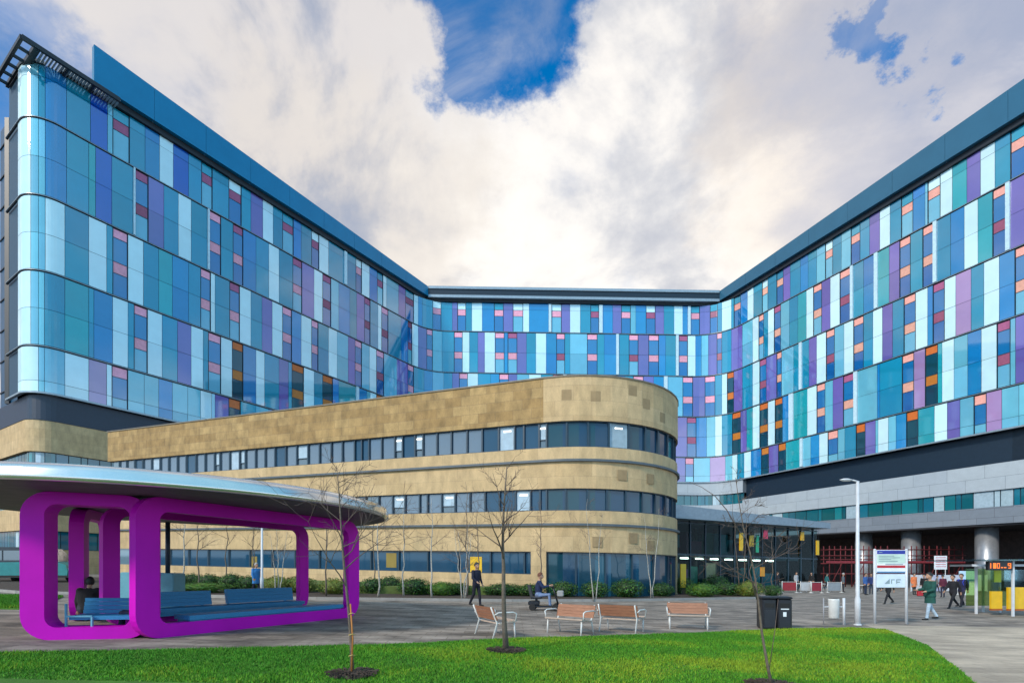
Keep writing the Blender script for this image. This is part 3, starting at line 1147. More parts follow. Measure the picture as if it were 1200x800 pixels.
def hang_banner(px, ytop, ybot, wpx, off, m, label, name='hanging_banner', cat='banner'):
    s = HQ.s_of(px)
    q = HQ.at(s, off)
    ya = q.y
    z1 = E + (hor(px) - ytop) / FPX * ya
    z0 = E + (hor(px) - ybot) / FPX * ya
    w = wpx / FPX * ya
    b = MB()
    HQ.slab(b, s - w / 2, s + w / 2, z0, z1, off - 0.06, off + 0.06, 0)
    HQ.slab(b, s - w / 2 - .03, s + w / 2 + .03, z1, z1 + 0.05, off - 0.09, off + 0.09, 1)
    HQ.slab(b, s - w / 2 - .03, s + w / 2 + .03, z0 - 0.05, z0, off - 0.09, off + 0.09, 1)
    # hanger wires up to the roof soffit
    for t in (-0.35, 0.35):
        p = HQ.at(s + w * t, off)
        if z1 < 6.5:
            b.bar((p.x, p.y, z1 + .05), (p.x, p.y, 6.6), 0.015, 0.015, 1)
    o = b.build(name, [m, M['dark']])
    tag(o, label, cat, 'coloured banners at the entrance hall')
    WORLD.append(o)


green = mat('green_banner', (0.02, 0.32, 0.18), 0.5)
redb = mat('red_pink_banner', (0.52, 0.03, 0.09), 0.5)
hang_banner(875, 624, 645, 5, -0.7, M['yellow'], 'tall yellow banner hanging left of the green and yellow pair in the entrance hall')
hang_banner(889, 627, 640, 6, -0.9, mat('ochre_banner', (0.45, 0.30, 0.02), 0.5), 'ochre banner hanging immediately left of the green one in the entrance hall')
hang_banner(896, 627, 647, 3.5, -0.9, green, 'slim green banner hanging in the entrance hall')
hang_banner(902, 621, 631, 6, -0.5, redb, 'small red banner hanging just under the entrance roof')
hang_banner(945, 623, 633, 5, -0.5, mat('amber_banner', (0.6, 0.33, 0.02), 0.5), 'short amber banner hanging under the right end of the entrance roof')
hang_banner(963, 633, 650, 4, -0.5, M['yellow'], 'yellow banner hanging farthest right at the entrance, by the red scaffold')
hang_banner(902, 664, 675, 6, -0.9, mat('orange_banner', (0.62, 0.26, 0.02), 0.5), 'low orange banner just above the cafe tables')
# ------------------------------------------------------------------ ground
def ground_mat():
    m = bpy.data.materials.new('far_ground')
    return m


pav = brick_mat('grey_block_paving', (0.30, 0.255, 0.215), (0.20, 0.17, 0.145), (0.16, 0.13, 0.10), 0.6, 0.4, 0.012, rough=0.75,
                stain=0.62, stain_scale=(0.22, 0.5, 1), bump=0.4, patch=1.0)
fpath = brick_mat('buff_flag_paving', (0.50, 0.415, 0.315), (0.44, 0.365, 0.28), (0.3, 0.25, 0.2), 0.6, 0.4, 0.008, rough=0.7,
                  stain=0.3, stain_scale=(0.16, 0.4, 1), bump=0.3, patch=1.0)
g = MB()
g.quad((-900, -300, 0), (900, -300, 0), (900, 1500, 0), (-900, 1500, 0))
gr = g.build('ground', [mat('asphalt_ground', (0.07, 0.07, 0.07), 0.85, vscale=0.3)])
struct(gr)
g = MB()
g.add([(-60, -20, .004), (60, -20, .004), (60, 75, .004), (42, 95, .004), (-60, 60, .004)], [(0, 1, 2, 3, 4)])
struct(g.build('plaza_paving', [pav]))
# buff path on the right
LE = [(-14.0, 7.4), (-8.6, 8.95), (-5.2, 9.9), (-2.6, 10.75), (0.0, 12.0), (4.0, 13.5), (7.6, 15.1), (10.3, 16.0), (11.1, 15.7),
      (9.6, 12.2), (7.2, 8.3), (5.0, 5.0), (4.0, 2.5), (-14, 2.5)]
g = MB()
g.add([(4.5, -15, .008), (60, -15, .008), (60, 17.5, .008), (36, 18.3, .008), (11.6, 17.4, .008), (11.0, 15.7, .008), (7.1, 8.3, .008), (4.0, 2.5, .008)],
      [tuple(range(8))])
struct(g.build('buff_path', [fpath]))


def lawn_mat(name, c):
    return mat(name, c, 0.9, var=0.35, vscale=1.4, bump=0.6, bscale=60)


def lawn(poly, name, zt):
    g = MB()
    n = len(poly)
    g.prism(poly, -0.05, zt, 0)
    return struct(g.build(name, [lawn_mat('lawn_turf', (0.05, 0.16, 0.006))]))


lawn(LE[::-1], 'lawn', 0.05)
L2 = [(-46, 15.5), (-15.2, 16.9), (-19.5, 23.0), (-46, 22.5)]
lawn(L2, 'lawn', 0.05)


def inside(x, y, poly):
    c = False
    j = len(poly) - 1
    for i in range(len(poly)):
        xi, yi = poly[i]
        xj, yj = poly[j]
        if (yi > y) != (yj > y) and x < (xj - xi) * (y - yi) / (yj - yi) + xi:
            c = not c
        j = i
    return c


def grass(poly, n, name, label, y0, y1, x0, x1, hmin=0.02, hmax=0.05):
    r = random.Random(5)
    V, Fc, Mi = [], [], []
    k = 0
    while k < n:
        # denser near the camera
        y = y0 + (y1 - y0) * r.random()
        x = x0 + (x1 - x0) * r.random()
        if not inside(x, y, poly) or abs(x) > y * 1.02 + 0.5:
            continue
        cl = mnoise.noise(Vector((x * 0.9, y * 0.9, 3.1)))
        cl2 = mnoise.noise(Vector((x * 0.35, y * 0.5, 9.1)))
        h = r.uniform(hmin, hmax) * (1 + 0.5 * cl)
        a = r.uniform(0, math.pi)
        w = r.uniform(0.006, 0.012)
        lx, ly = r.gauss(0, 0.022), r.gauss(0, 0.022)
        o = len(V)
        V += [(x - w * math.cos(a), y - w * math.sin(a), 0.045), (x + w * math.cos(a), y + w * math.sin(a), 0.045), (x + lx, y + ly, 0.05 + h)]
        Fc.append((o, o + 1, o + 2))
        t = cl * .8 + cl2 * 1.3 + r.uniform(-0.5, 0.5) + 0.035 * x
        Mi.append(0 if t < -0.1 else (1 if t < 0.55 else 2))
        k += 1
    b = MB()
    b.v, b.f, b.m, b.s, b.uv = V, Fc, Mi, [False] * len(Fc), [None] * len(Fc)
    o = b.build(name, [mat('grass_blade_dark', (0.052, 0.21, 0.005), 0.85, island=0.28), mat('grass_blade', (0.09, 0.27, 0.006), 0.85, island=0.28),
                       mat('grass_blade_yellow', (0.20, 0.31, 0.010), 0.85, island=0.28)])
    tag(o, label, 'grass', kind='stuff')
    WORLD.append(o)
    return o


grass(LE, 190000, 'grass', 'bright green mown grass of the near lawn', 7.0, 16.2, -9, 11.3)
grass(L2, 16000, 'grass', 'strip of green grass left of the purple shelter', 15.6, 23, -24, -15, 0.05, 0.1)

# planting bed along the annexe
BED = [(-40, 33.5), (-23, 24.6), (-9, 24.4), (0.0, 25.8), (5.0, 27.5), (9.6, 30.0), (13.2, 32.2), (15.6, 33.6), (16.8, 36.0), (15.5, 47.4), (12.6, 47.4), (12.3, 38.5),
       (10.5, 34.2), (7.5, 31.6), (4.5, 30.9), (1.9, 31.4), (-36.6, 47.0), (-44, 47.0)]
g = MB()
g.prism(BED, -0.05, 0.09, 0)
struct(g.build('planting_bed', [M['soil']]))
g = MB()
for a, b in zip(BED[:9], BED[1:9]):
    g.bar((a[0], a[1], 0.03), (b[0], b[1], 0.03), 0.12, 0.2, 0)
struct(g.build('bed_kerb', [mat('kerb_stone', (0.3, 0.28, 0.26), 0.7)]))
# grassy bank under the far ribbon windows
bk_ = [(-27, 39.5), (-22, 33.5), (-8, 29.0), (-1.5, 30.0), (0.6, 31.6), (-26, 42.3)]
g = MB()
g.prism(bk_, 0.0, 0.5, 0)
struct(g.build('grass_bank', [mat('bank_turf', (0.10, 0.14, 0.03), 0.9, var=0.35, vscale=2, bump=0.6)]))


# ------------------------------------------------------------------ plants
def leaf_blob(seed, n, rx, ry, rz, size, mi=(0,), flat=0.0):
    r = random.Random(seed)
    b = MB()
    for k in range(n):
        while True:
            d = Vector((r.gauss(0, 1), r.gauss(0, 1), r.gauss(0, 1)))
            if d.length > 0.1:
                break
        d.normalize()
        q = r.uniform(0.62, 1.0) ** 0.6
        lump = 1 + 0.22 * mnoise.noise(d * 2.3 + Vector((seed, 0, 0)))
        p = Vector((d.x * rx, d.y * ry, d.z * rz)) * q * lump
        p.z += rz * 0.85
        if p.z < 0.02:
            continue
        nrm = (d + Vector((r.gauss(0, .5), r.gauss(0, .5), r.gauss(0, .5)))).normalized()
        t = nrm.cross(Vector((r.gauss(0, 1), r.gauss(0, 1), r.gauss(0, 1)))).normalized()
        u = nrm.cross(t)
        s = size * r.uniform(0.6, 1.3)
        b.add([p - t * s, p + u * s * 0.5, p + t * s, p - u * s * 0.5], [(0, 1, 2, 3)], r.choice(mi))
    return b


SH = {}


def shrub(px, Y, rx, rz, kind, label):
    key = kind
    if key not in SH:
        mats = {'dark': [M['leafd'], M['leafm']], 'mid': [M['leafm'], M['leafd']], 'yel': [M['leafy'], M['leafm']]}[kind]
        b = leaf_blob(len(SH) + 3, 2600, 1.0, 1.0, 0.85, 0.055, (0, 0, 0, 1))
        # woody heart that the leaves grow from
        b.lathe([(0.05, 0.0), (0.45, 0.25), (0.62, 0.75), (0.5, 1.15), (0.15, 1.4)], (0, 0, 0), 9, 0)
        SH[key] = b.build('shrub', mats)
        o = SH[key]
    else:
        o = SH[key].copy()
        COL.objects.link(o)
    if 430 < px < 800:
        Y += 1.3
    o.location = (R(px) * Y, Y, 0.06)
    o.rotation_euler = (0, 0, rnd.uniform(0, 6))
    o.scale = (rx, rx * rnd.uniform(.85, 1.1), rz * .92)
    tag(o, label, 'shrub', 'shrubs in the planting bed')
    return o


SHR = [
 (205, 31, .75, .62, 'dark', 'clipped dark shrub seen beside the pale blue box under the shelter'),
 (225, 33, .7, .6, 'dark', 'clipped dark shrub second from the pale blue box'),
 (244, 31, .8, .62, 'dark', 'clipped dark shrub behind the pale low hedge in the shelter opening'),
 (272, 31, .9, .66, 'dark', 'clipped dark shrub left of the person in the blue coat'),
 (236, 27, 1.6, .38, 'mid', 'low light green hedge seen through the purple shelter'),
 (292, 30, .7, .6, 'dark', 'dark shrub directly behind the person in the blue coat'),
 (325, 29, 1.0, .62, 'yel', 'yellowish loose shrub right of the inner lamp post'),
 (351, 29, .9, .66, 'yel', 'yellow green shrub behind the rear post of the shelter'),
 (392, 28, .9, .6, 'yel', 'yellow green shrub between the two right posts of the shelter'),
 (436, 28, .8, .62, 'dark', 'dark rounded shrub just right of the purple post'),
 (458, 29.5, .9, .68, 'dark', 'dark shrub second right of the purple post'),
 (486, 27.5, 1.0, .66, 'dark', 'broad dark shrub at the foot of the white stemmed tree'),
 (518, 27.5, 1.0, .55, 'mid', 'mid green shrub left of the man in dark clothes'),
 (537, 28.5, .8, .5, 'dark', 'small dark shrub behind the white multi stem tree'),
 (590, 29, 1.3, .5, 'dark', 'long low shrub behind the staked lawn tree with broad crown'),
 (622, 28.8, 1.0, .5, 'dark', 'low dark shrub left of the scooter rider'),
 (660, 28.8, 1.0, .62, 'dark', 'dark shrub at the left edge of the big glazing'),
 (697, 28.8, .8, .66, 'dark', 'dark shrub behind the double stemmed birch'),
 (735, 29.5, 1.0, .76, 'dark', 'largest dark dome shrub before the curved glazing'),
 (775, 31.5, .8, .6, 'dark', 'dark shrub at the right end of the curved glazing'),
 (823, 33.5, 1.15, .62, 'mid', 'light green dome shrub below the entrance hall'),
 (800, 36.5, .8, .85, 'dark', 'dark shrub at the corner of the stone annexe'),
 (852, 36, 1.2, .62, 'dark', 'spreading dark green shrub before the entrance glass'),
 (878, 35, .9, .75, 'yel', 'yellow flowering shrub near the black litter bin'),
 (905, 36, .7, .55, 'dark', 'small dark shrub just above the black litter bin'),
 (838, 41, 1.1, .95, 'dark', 'tall dark shrub close to the entrance glass'),
]
for a in SHR:
    shrub(*a)


def bare_tree(loc, h, seed, r0, label, stems=1, bark='bark', fork=0.45, spread=0.6, lean=(0, 0), nb=7, twigs=3, path=None, group=None, depth=3, crown_dens=1.0):
    r = random.Random(seed)
    t = thing('bare_tree', label, 'tree', loc, 0, group)
    tr, cr = MB(), MB()

    def branch(mb, p, d, L, rad, lev):
        n = 5 if lev < 2 else 4
        pts, rr = [p], [rad]
        d = d.copy()
        for k in range(n):
            d = (d + Vector((r.gauss(0, .13), r.gauss(0, .13), r.gauss(0.05, .09)))).normalized()
            pts.append(pts[-1] + d * L / n)
            rr.append(max(0.0022, rad * (1 - 0.8 * (k + 1) / n)))
        mb.tube(pts, rr, 5 if lev < 2 else 4, 0, True, False)
        if lev >= depth:
            return
        m = int((4 if lev == 1 else 3) * crown_dens + r.random())
        for k in range(m):
            i = r.randint(1, n)
            ax = (pts[i] - pts[i - 1]).normalized()
            side = ax.cross(Vector((r.gauss(0, 1), r.gauss(0, 1), r.gauss(0, 1)))).normalized()
            dd = (ax * r.uniform(.7, 1.0) + side * r.uniform(.5, .95)).normalized()
            branch(mb, pts[i], dd, L * r.uniform(.38, .62), max(0.003, rr[i] * 0.75), lev + 1)

    for s in range(stems):
        a = 2 * math.pi * s / max(1, stems) + seed
        off = Vector((math.cos(a), math.sin(a), 0)) * (0.0 if stems == 1 else 0.09)
        up = Vector((lean[0], lean[1], 1)) + off * (0 if stems == 1 else 1.3)
        hh = h * (1 if s == 0 else r.uniform(.75, .98))
        if path and s == 0:
            pts = [Vector(q) for q in path]
        else:
            pts = [off]
            n = 9
            for k in range(n):
                pts.append(off + up.normalized() * hh * (k + 1) / n + Vector((r.gauss(0, .012), r.gauss(0, .012), 0)) * hh * 0.6)
        n = len(pts) - 1
        rr = [max(0.004, r0 * (1 - 0.86 * k / n)) for k in range(n + 1)]
        rr[0] *= 1.25
        tr.tube(pts, rr, 7, 0, True)
        for k in range(nb):
            f = fork + (1 - fork) * (k + r.random() * .7) / nb
            x = f * n
            i = min(int(x), n - 1)
            p = pts[i].lerp(pts[i + 1], x - i)
            az = r.uniform(0, 2 * math.pi)
            up_ = r.uniform(.45, 1.0)
            d = Vector((math.cos(az), math.sin(az), up_)).normalized()
            branch(cr, p, d, hh * spread * (1.15 - f) * r.uniform(.7, 1.15), max(0.005, rr[i] * 0.55), 1)
    tr.build('trunk', [M[bark]], t)
    cr.build('crown', [M['twig']], t)
    return t


# lawn saplings
def img_path(pts, Y):
    """trunk centre line given by photo pixels on an upright plane at depth Y, relative to the first point"""
    out = []
    for px, py in pts:
        x = R(px) * Y
        out.append(Vector((x, 0, E + (hor(px) - py) / FPX * Y)))
    o = Vector((out[0].x, 0, 0))
    return [p - o for p in out], o.x


p1, x1 = img_path([(413, 797), (411, 760), (408, 715), (404, 670), (401, 630), (398, 595), (396, 572), (394, 548)], 7.65)
p1[0].z = 0
for k, p in enumerate(p1):
    p.y = 0.03 * math.sin(k * 1.3)
t1 = bare_tree((x1, 7.65, 0.04), 3, 21, 0.026, 'slender bare sapling with an orange stake in front of the purple shelter', path=p1, fork=0.36, spread=0.52, nb=14, depth=3)
s = MB()
s.tube([(0.0, -0.05, 0), (0.02, -0.05, 0.55), (-0.015, -0.05, 1.05)], [0.013, 0.013, 0.012], 6, 0)
for z in (0.3, 0.6, 0.9):
    s.tube([(-0.035, -0.06, z), (0.02, -0.075, z + .02), (0.04, -0.01, z)], 0.006, 5, 1)
s.build('stake', [M['stake'], M['rope']], t1)
p2, x2 = img_path([(593, 766), (591, 735), (590, 700), (590, 665), (589, 640), (590, 605), (592, 575), (594, 548)], 10.1)
p2[0].z = 0
t2 = bare_tree((x2, 10.1, 0.04), 3.6, 5, 0.055, 'bare lawn tree with a thick straight trunk beside the end-on bench', path=p2, fork=0.45, spread=0.42, nb=11, depth=3)
p3, x3 = img_path([(905, 822), (899, 780), (893, 745), (889, 710), (885, 680), (879, 650), (871, 620), (866, 590), (862, 562)], 7.4)
p3[0].z = 0
t3 = bare_tree((x3, 7.4, 0.04), 3, 33, 0.022, 'thin leaning bare sapling in front of the black litter bin', path=p3, fork=0.40, spread=0.38, nb=9, depth=3)
for pts, rr in (([(905, 822), (866, 625), (852, 600), (838, 583), (822, 572), (808, 566)], [0.008, 0.007, 0.006, 0.004, 0.003]),
                ([(905, 822), (887, 705), (878, 672), (884, 655)], [0.009, 0.007, 0.004]),
                ([(905, 822), (901, 790), (908, 742), (912, 705)], [0.007, 0.005, 0.003])):
    q, _ = img_path(pts, 7.4)
    cr = MB()
    cr.tube(q[1:], rr, 5, 0)
    cr.build('limb', [M['twig']], t3)
for (x, y, lab) in ((x1, 7.65, 'round patch of bare soil at the foot of the staked sapling'), (x2, 10.1, 'round patch of bare soil at the foot of the thick lawn tree'),
                    (x3, 7.4, 'round patch of bare soil at the foot of the leaning sapling')):
    b = MB()
    r = random.Random(int(x * 10) + 99)
    n = 22
    ring = [(x + (0.33 + r.uniform(-.08, .06)) * math.cos(2 * math.pi * k / n), y + (0.33 + r.uniform(-.08, .06)) * math.sin(2 * math.pi * k / n), 0.07) for k in range(n)]
    b.add(ring + [(x, y, 0.13)], [(k, (k + 1) % n, n) for k in range(n)], 0)
    for k in range(240):
        a, q = r.uniform(0, 6.28), 0.37 * math.sqrt(r.random())
        px_, py_ = x + q * math.cos(a), y + q * math.sin(a)
        sx = r.uniform(.008, .03)
        b.obox((px_, py_, 0.12 - q * .06), (sx * math.cos(a), sx * math.sin(a), 0.004), (-.008 * math.sin(a), .008 * math.cos(a), .002), (0, 0, 0.008), 0)
    o = b.build('soil_patch', [M['soil']])
    struct(o)

# bed trees
BT = [
 (215, 28.5, 5.2, 1, 'birch', 'pale thin tree left in the shelter opening'),
 (232, 30, 5.0, 1, 'bark', 'thin tree seen through the shelter just right of the pale one'),
 (297, 31, 5.0, 2, 'bark', 'bare tree behind the person in the blue coat'),
 (326, 28, 3.6, 3, 'birch', 'short many stemmed tree right of the inner lamp post'),
 (382, 26, 5.4, 1, 'bark', 'dark straight trunk between the two right posts of the shelter'),
 (443, 26.5, 4.8, 1, 'birch', 'pale slender tree just right of the purple post'),
 (473, 27.5, 5.0, 1, 'birch', 'pale slender tree left of the dark broad shrub'),
 (506, 26.4, 5.0, 1, 'birch', 'white trunked tree midway between purple post and standing man'),
 (543, 26.2, 3.8, 4, 'birch', 'white many stemmed tree just left of the standing man'),
 (547, 28.5, 6.2, 1, 'bark', 'dark tree with a wide crown behind the standing man'),
 (634, 29.5, 5.2, 1, 'bark', 'faint bare tree beside the stone pier near the scooter rider'),
 (697, 27.2, 5.2, 2, 'birch', 'double stemmed birch in front of the big ground glazing'),
 (764, 30.4, 5.2, 2, 'birch', 'double white stemmed birch at the right of the curved glazing'),
 (868, 37, 8.5, 2, 'bark', 'tall dark bare tree in front of the entrance hall'),
 (905, 41, 5.0, 1, 'bark', 'bare tree between entrance hall and cafe tables'),
 (438, 33, 5.5, 1, 'bark', 'bare tree close to the stone wall right of the shelter roof'),
 (265, 33, 5.5, 1, 'bark', 'bare tree close to the stone wall seen through the shelter'),
 (560, 30.5, 5.6, 1, 'bark', 'bare tree against the stone wall right of the standing man'),
]
for i, (px, Y, h, st, bark, lab) in enumerate(BT):
    bare_tree((R(px) * Y, Y, 0.05), h, 40 + i * 3, 0.034 if st > 1 else 0.046, lab, stems=st, bark=bark, fork=0.42, spread=0.42, nb=7 if st == 1 else 4,
              group='bare trees in the planting bed', depth=3, crown_dens=1.35)

# ------------------------------------------------------------------ purple shelter
shel = thing('garden_shelter', 'round steel roofed garden shelter on magenta purple frames with blue benches', 'shelter')
cx, cy, cr_ = -9.25, 14.9, 5.65
z_r = 1.36 + E
mb = MB()
n = 72
prof = [(0.02, z_r + 0.22), (2.0, z_r + 0.20), (3.8, z_r + 0.10), (4.6, z_r + 0.03), (5.25, z_r + 0.0), (5.55, z_r + 0.03), (cr_, z_r + 0.09)]
o = len(mb.v)


def ring_lathe(mb, prof, mat_):
    v, f = [], []
    for rr, z in prof:
        for k in range(n):
            t = 2 * math.pi * k / n
            v.append((cx + rr * math.cos(t), cy + rr * math.sin(t), z))
    for i in range(len(prof) - 1):
        for k in range(n):
            k2 = (k + 1) % n
            f.append((i * n + k, i * n + k2, (i + 1) * n + k2, (i + 1) * n + k))
    mb.add(v, f, mat_, True)


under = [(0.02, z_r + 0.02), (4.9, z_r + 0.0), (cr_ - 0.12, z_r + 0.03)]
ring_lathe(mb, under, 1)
edge = [(cr_ - 0.12, z_r + 0.03), (cr_, z_r + 0.06), (cr_ - 0.02, z_r + 0.12), (cr_ - 0.035, z_r + 0.22), (cr_ - 0.075, z_r + 0.31), (cr_ - 0.2, z_r + 0.365), (cr_ - 0.5, z_r + 0.385), (cr_ - 1.4, z_r + 0.40), (0.02, z_r + 0.45)]
ring_lathe(mb, edge, 0)
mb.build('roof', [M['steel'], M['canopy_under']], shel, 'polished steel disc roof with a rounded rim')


def frame_loop(p0, d, L, H, t, w, rad, name='frame', z0=0.0, label=None):
    """rounded rectangular loop standing in the plane (d, z), thickness w across"""
    d = Vector((d[0], d[1], 0)).normalized()
    nn = Vector((-d.y, d.x, 0))
    outer, inner = [], []
    m = 7

    def rr(x0, x1, za, zb, r):
        pts = []
        for (cx_, cz, a0) in ((x1 - r, za + r, -90), (x1 - r, zb - r, 0), (x0 + r, zb - r, 90), (x0 + r, za + r, 180)):
            for k in range(m + 1):
                a = math.radians(a0 + 90 * k / m)
                pts.append((cx_ + r * math.cos(a), cz + r * math.sin(a)))
        return pts
    O = rr(0, L, z0, z0 + H, rad)
    I = rr(t, L - t, z0 + t * .62, z0 + H - t * .62, rad * 0.45)
    b = MB()
    p0 = Vector((p0[0], p0[1], 0))
    N = len(O)
    c = 0.03
    V = []
    for (pts, q, inset) in ((O, 0.0, 1), (O, c, 0), (O, w - c, 0), (O, w, 1), (I, 0.0, 0), (I, w, 0)):
        for (x, z) in pts:
            V.append(p0 + d * x + Vector((0, 0, z)) + nn * q)
    f = []
    for k in range(N):
        k2 = (k + 1) % N
        f.append((N + k, 2 * N + k, 2 * N + k2, N + k2))
        f.append((k, N + k, N + k2, k2))
        f.append((2 * N + k, 3 * N + k, 3 * N + k2, 2 * N + k2))
        f.append((4 * N + k, k, k2, 4 * N + k2))
        f.append((3 * N + k, 5 * N + k, 5 * N + k2, 3 * N + k2))
        f.append((5 * N + k, 4 * N + k, 4 * N + k2, 5 * N + k2))
    b.add(V, f, 0, False)
    return b.build(name, [M['purple']], shel, label)


F1A, F1B = Vector((-7.72, 10.85)), Vector((-4.88, 16.9))
d1 = (F1B - F1A).normalized()
HF = z_r
frame_loop(F1A, d1, (F1B - F1A).length, HF, 0.48, 0.22, 0.5, label='purple frame loop nearest the lawn')
F2A, F2B = Vector((-10.05, 13.0)), Vector((-7.15, 18.6))
d2 = (F2B - F2A).normalized()
frame_loop(F2A, d2, (F2B - F2A).length, HF, 0.38, 0.18, 0.5, label='purple frame loop behind the blue benches')
d3 = Vector((0.95, 0.31)).normalized()
frame_loop((-9.82, 10.55), d3, 2.28, HF, 0.40, 0.55, 0.5, label='wide purple frame loop at the left')
d4 = Vector((-0.4, 0.9)).normalized()
frame_loop((-11.25, 13.9), d4, 3.0, HF, 0.42, 0.32, 0.5, label='purple frame loop at the back left')


def plank_bench(p0, d, s0, s1, zt, wd, off, name, back=False, label=None):
    d = Vector((d[0], d[1], 0)).normalized()
    nn = Vector((-d.y, d.x, 0))
    b = MB()
    a, e = Vector((p0[0], p0[1], 0)) + d * s0, Vector((p0[0], p0[1], 0)) + d * s1
    if not back:
        k = 4
        for i in range(k):
            o_ = off + wd * (i + 0.5) / k
            b.obox((a + e) / 2 + nn * o_ + Vector((0, 0, zt - .06)), d * (s1 - s0) / 2, nn * (wd / k / 2 - .0015), Vector((0, 0, .05)), 0)
        b.obox((a + e) / 2 + nn * (off + wd / 2) + Vector((0, 0, zt - .16)), d * (s1 - s0) / 2 * .98, nn * (wd / 2 - .05), Vector((0, 0, .05)), 0)
    else:
        for i in range(4):
            z = zt + wd * (i + 0.5) / 4
            b.obox((a + e) / 2 + nn * (off + 0.02 * i) + Vector((0, 0, z)), d * (s1 - s0) / 2, nn * 0.06, Vector((0, 0, wd / 8 - .001)), 0)
        for q in (a + d * .15, e - d * .15):
            b.obox(q + nn * (off + .16) + Vector((0, 0, zt + wd / 2 - .1)), d * .03, nn * .03, Vector((0, 0, wd / 2 + .1)), 0)
    return b.build(name, [M['bluetimber']], shel, label)


plank_bench(F1A, d1, 1.15, 6.0, 0.44, 0.55, 0.02, 'seat', label='pale blue plank seat in the front frame')
plank_bench(F2A, d2, 0.7, 5.6, 0.42, 0.55, -0.62, 'seat')
plank_bench(F2A, d2, 0.9, 2.7, 0.42, 0.40, -0.06, 'backrest', True)
plank_bench(F2A, d2, 3.2, 5.55, 0.42, 0.42, -0.06, 'backrest', True)
# armchair style seat in left frame
b = MB()
p = Vector((-9.35, 10.95, 0))
n3 = Vector((-d3.y, d3.x, 0))
d33 = Vector((d3.x, d3.y, 0))
for i in range(4):
    b.obox(p + d33 * 0.75 + n3 * (0.12 + .15 * i) + Vector((0, 0, .42)), d33 * 0.62, n3 * .07, Vector((0, 0, .04)), 0)
b.build('seat', [M['bluetimber']], shel)
b = MB()
for i in range(4):
    b.obox(p + d33 * 0.75 + n3 * (0.72 + .03 * i) + Vector((0, 0, .50 + .085 * i)), d33 * 0.62, n3 * .025, Vector((0, 0, .04)), 0)
b.build('backrest', [M['bluetimber']], shel)
b = MB()
q = p + d33 * 0.1
b.bar(q + Vector((0, 0, .16)), q + Vector((0, 0, .72)), .035, .035)
b.bar(q + Vector((0, 0, .16)), q + d33 * .45 + Vector((0, 0, .16)), .035, .035)
b.bar(q + d33 * .45 + Vector((0, 0, .16)), q + d33 * .45 + Vector((0, 0, .45)), .035, .035)
b.bar(q + Vector((0, 0, .46)), q + d33 * .45 + Vector((0, 0, .46)), .035, .035)
b.build('armrest', [M['bluebox']], shel)
# steel prop on a blue plinth
b = MB()
Y = 18.3
xa, xb = R(140) * Y, R(203) * Y
b.rbox(xa, xb, Y, Y + 0.7, -0.4, 1.23, 0.03)
b.build('plinth', [M['bluebox']], shel, 'pale blue boxed plinth')
b = MB()
b.tube([(R(190) * Y, Y + .3, 1.2), (R(190) * Y, Y + .3, z_r + .05)], 0.075, 12)
b.build('column', [mat('slate_column', (0.03, 0.05, 0.08), 0.4)], shel)
WORLD.append(shel)


# ------------------------------------------------------------------ street furniture
def lamp_post(px, Y, h, label):
    t = thing('lamp_post', label, 'lamp post', (R(px) * Y, Y, 0), 0, 'lamp posts on the forecourt')
    b = MB()
    b.lathe([(0.085, 0), (0.085, 0.9), (0.06, 1.0), (0.045, h)], (0, 0, -0.05), 14)
    b.build('pole', [M['poleW']], t)
    b = MB()
    b.lathe([(0.12, 0), (0.12, 0.03), (0.09, 0.05)], (0, 0, 0), 14)
    b.build('base_flange', [M['poleW']], t)
    b = MB()
    b.tube([(0.05, 0, h - .07), (-0.12, 0, h - .02), (-0.3, 0, h + .01)], [.03, .028, .02], 8)
    b.build('arm', [M['poleW']], t)
    b = MB()
    b.lathe([(0.02, 0.0), (0.11, 0.015), (0.12, 0.04), (0.05, 0.075)], (-0.38, 0, h - .03), 14, 0, True, 1.7, .8)
    hd = b.build('lamp_head', [M['poleW']], t)
    b = MB()
    b.lathe([(0.02, -0.012), (0.09, -0.01), (0.09, 0.005)], (-0.38, 0, h - .03), 14, 0, True, 1.6, .75)
    b.build('lens', [mat('lamp_lens', (0.7, 0.72, 0.7), 0.2)], hd)
    return t


lamp_post(1005, 17.3, 4.75, 'white lamp post at the corner of the lawn')
lamp_post(307, 26.8, 4.6, 'pale lamp post seen through the purple shelter')

# sign board
ys = 18.0
t = thing('direction_sign', 'two-post information sign with blue header, white panels and a red stripe', 'sign', (R(1043.5) * ys, ys, 0))
hw = (1062 - 1025) / FPX * ys / 2
for s in (-1, 1):
    b = MB()
    b.tube([(s * hw, 0, 0), (s * hw, 0, 2.5)], 0.045, 12)
    b.ball((s * hw, 0, 2.51), 0.05, 10)
    b.build('post', [M['poleW']], t)
zt = 2.52
pxm = ys / FPX


def zz(py):
    return E + (hor(1043) - py) * pxm


b = MB()
b.rbox(-hw + .05, hw - .05, -0.03, 0.03, zz(671), zz(644), .008, 0)
pn = b.build('panel', [M['signwhite']], t, 'white upper panel with blue header and red stripe')


def face(par, name, x0, x1, py0, py1, m, d=-0.034):
    q = MB()
    q.box(x0, x1, d, d + 0.003, zz(py1), zz(py0), 0)
    return q.build(name, [m], par)


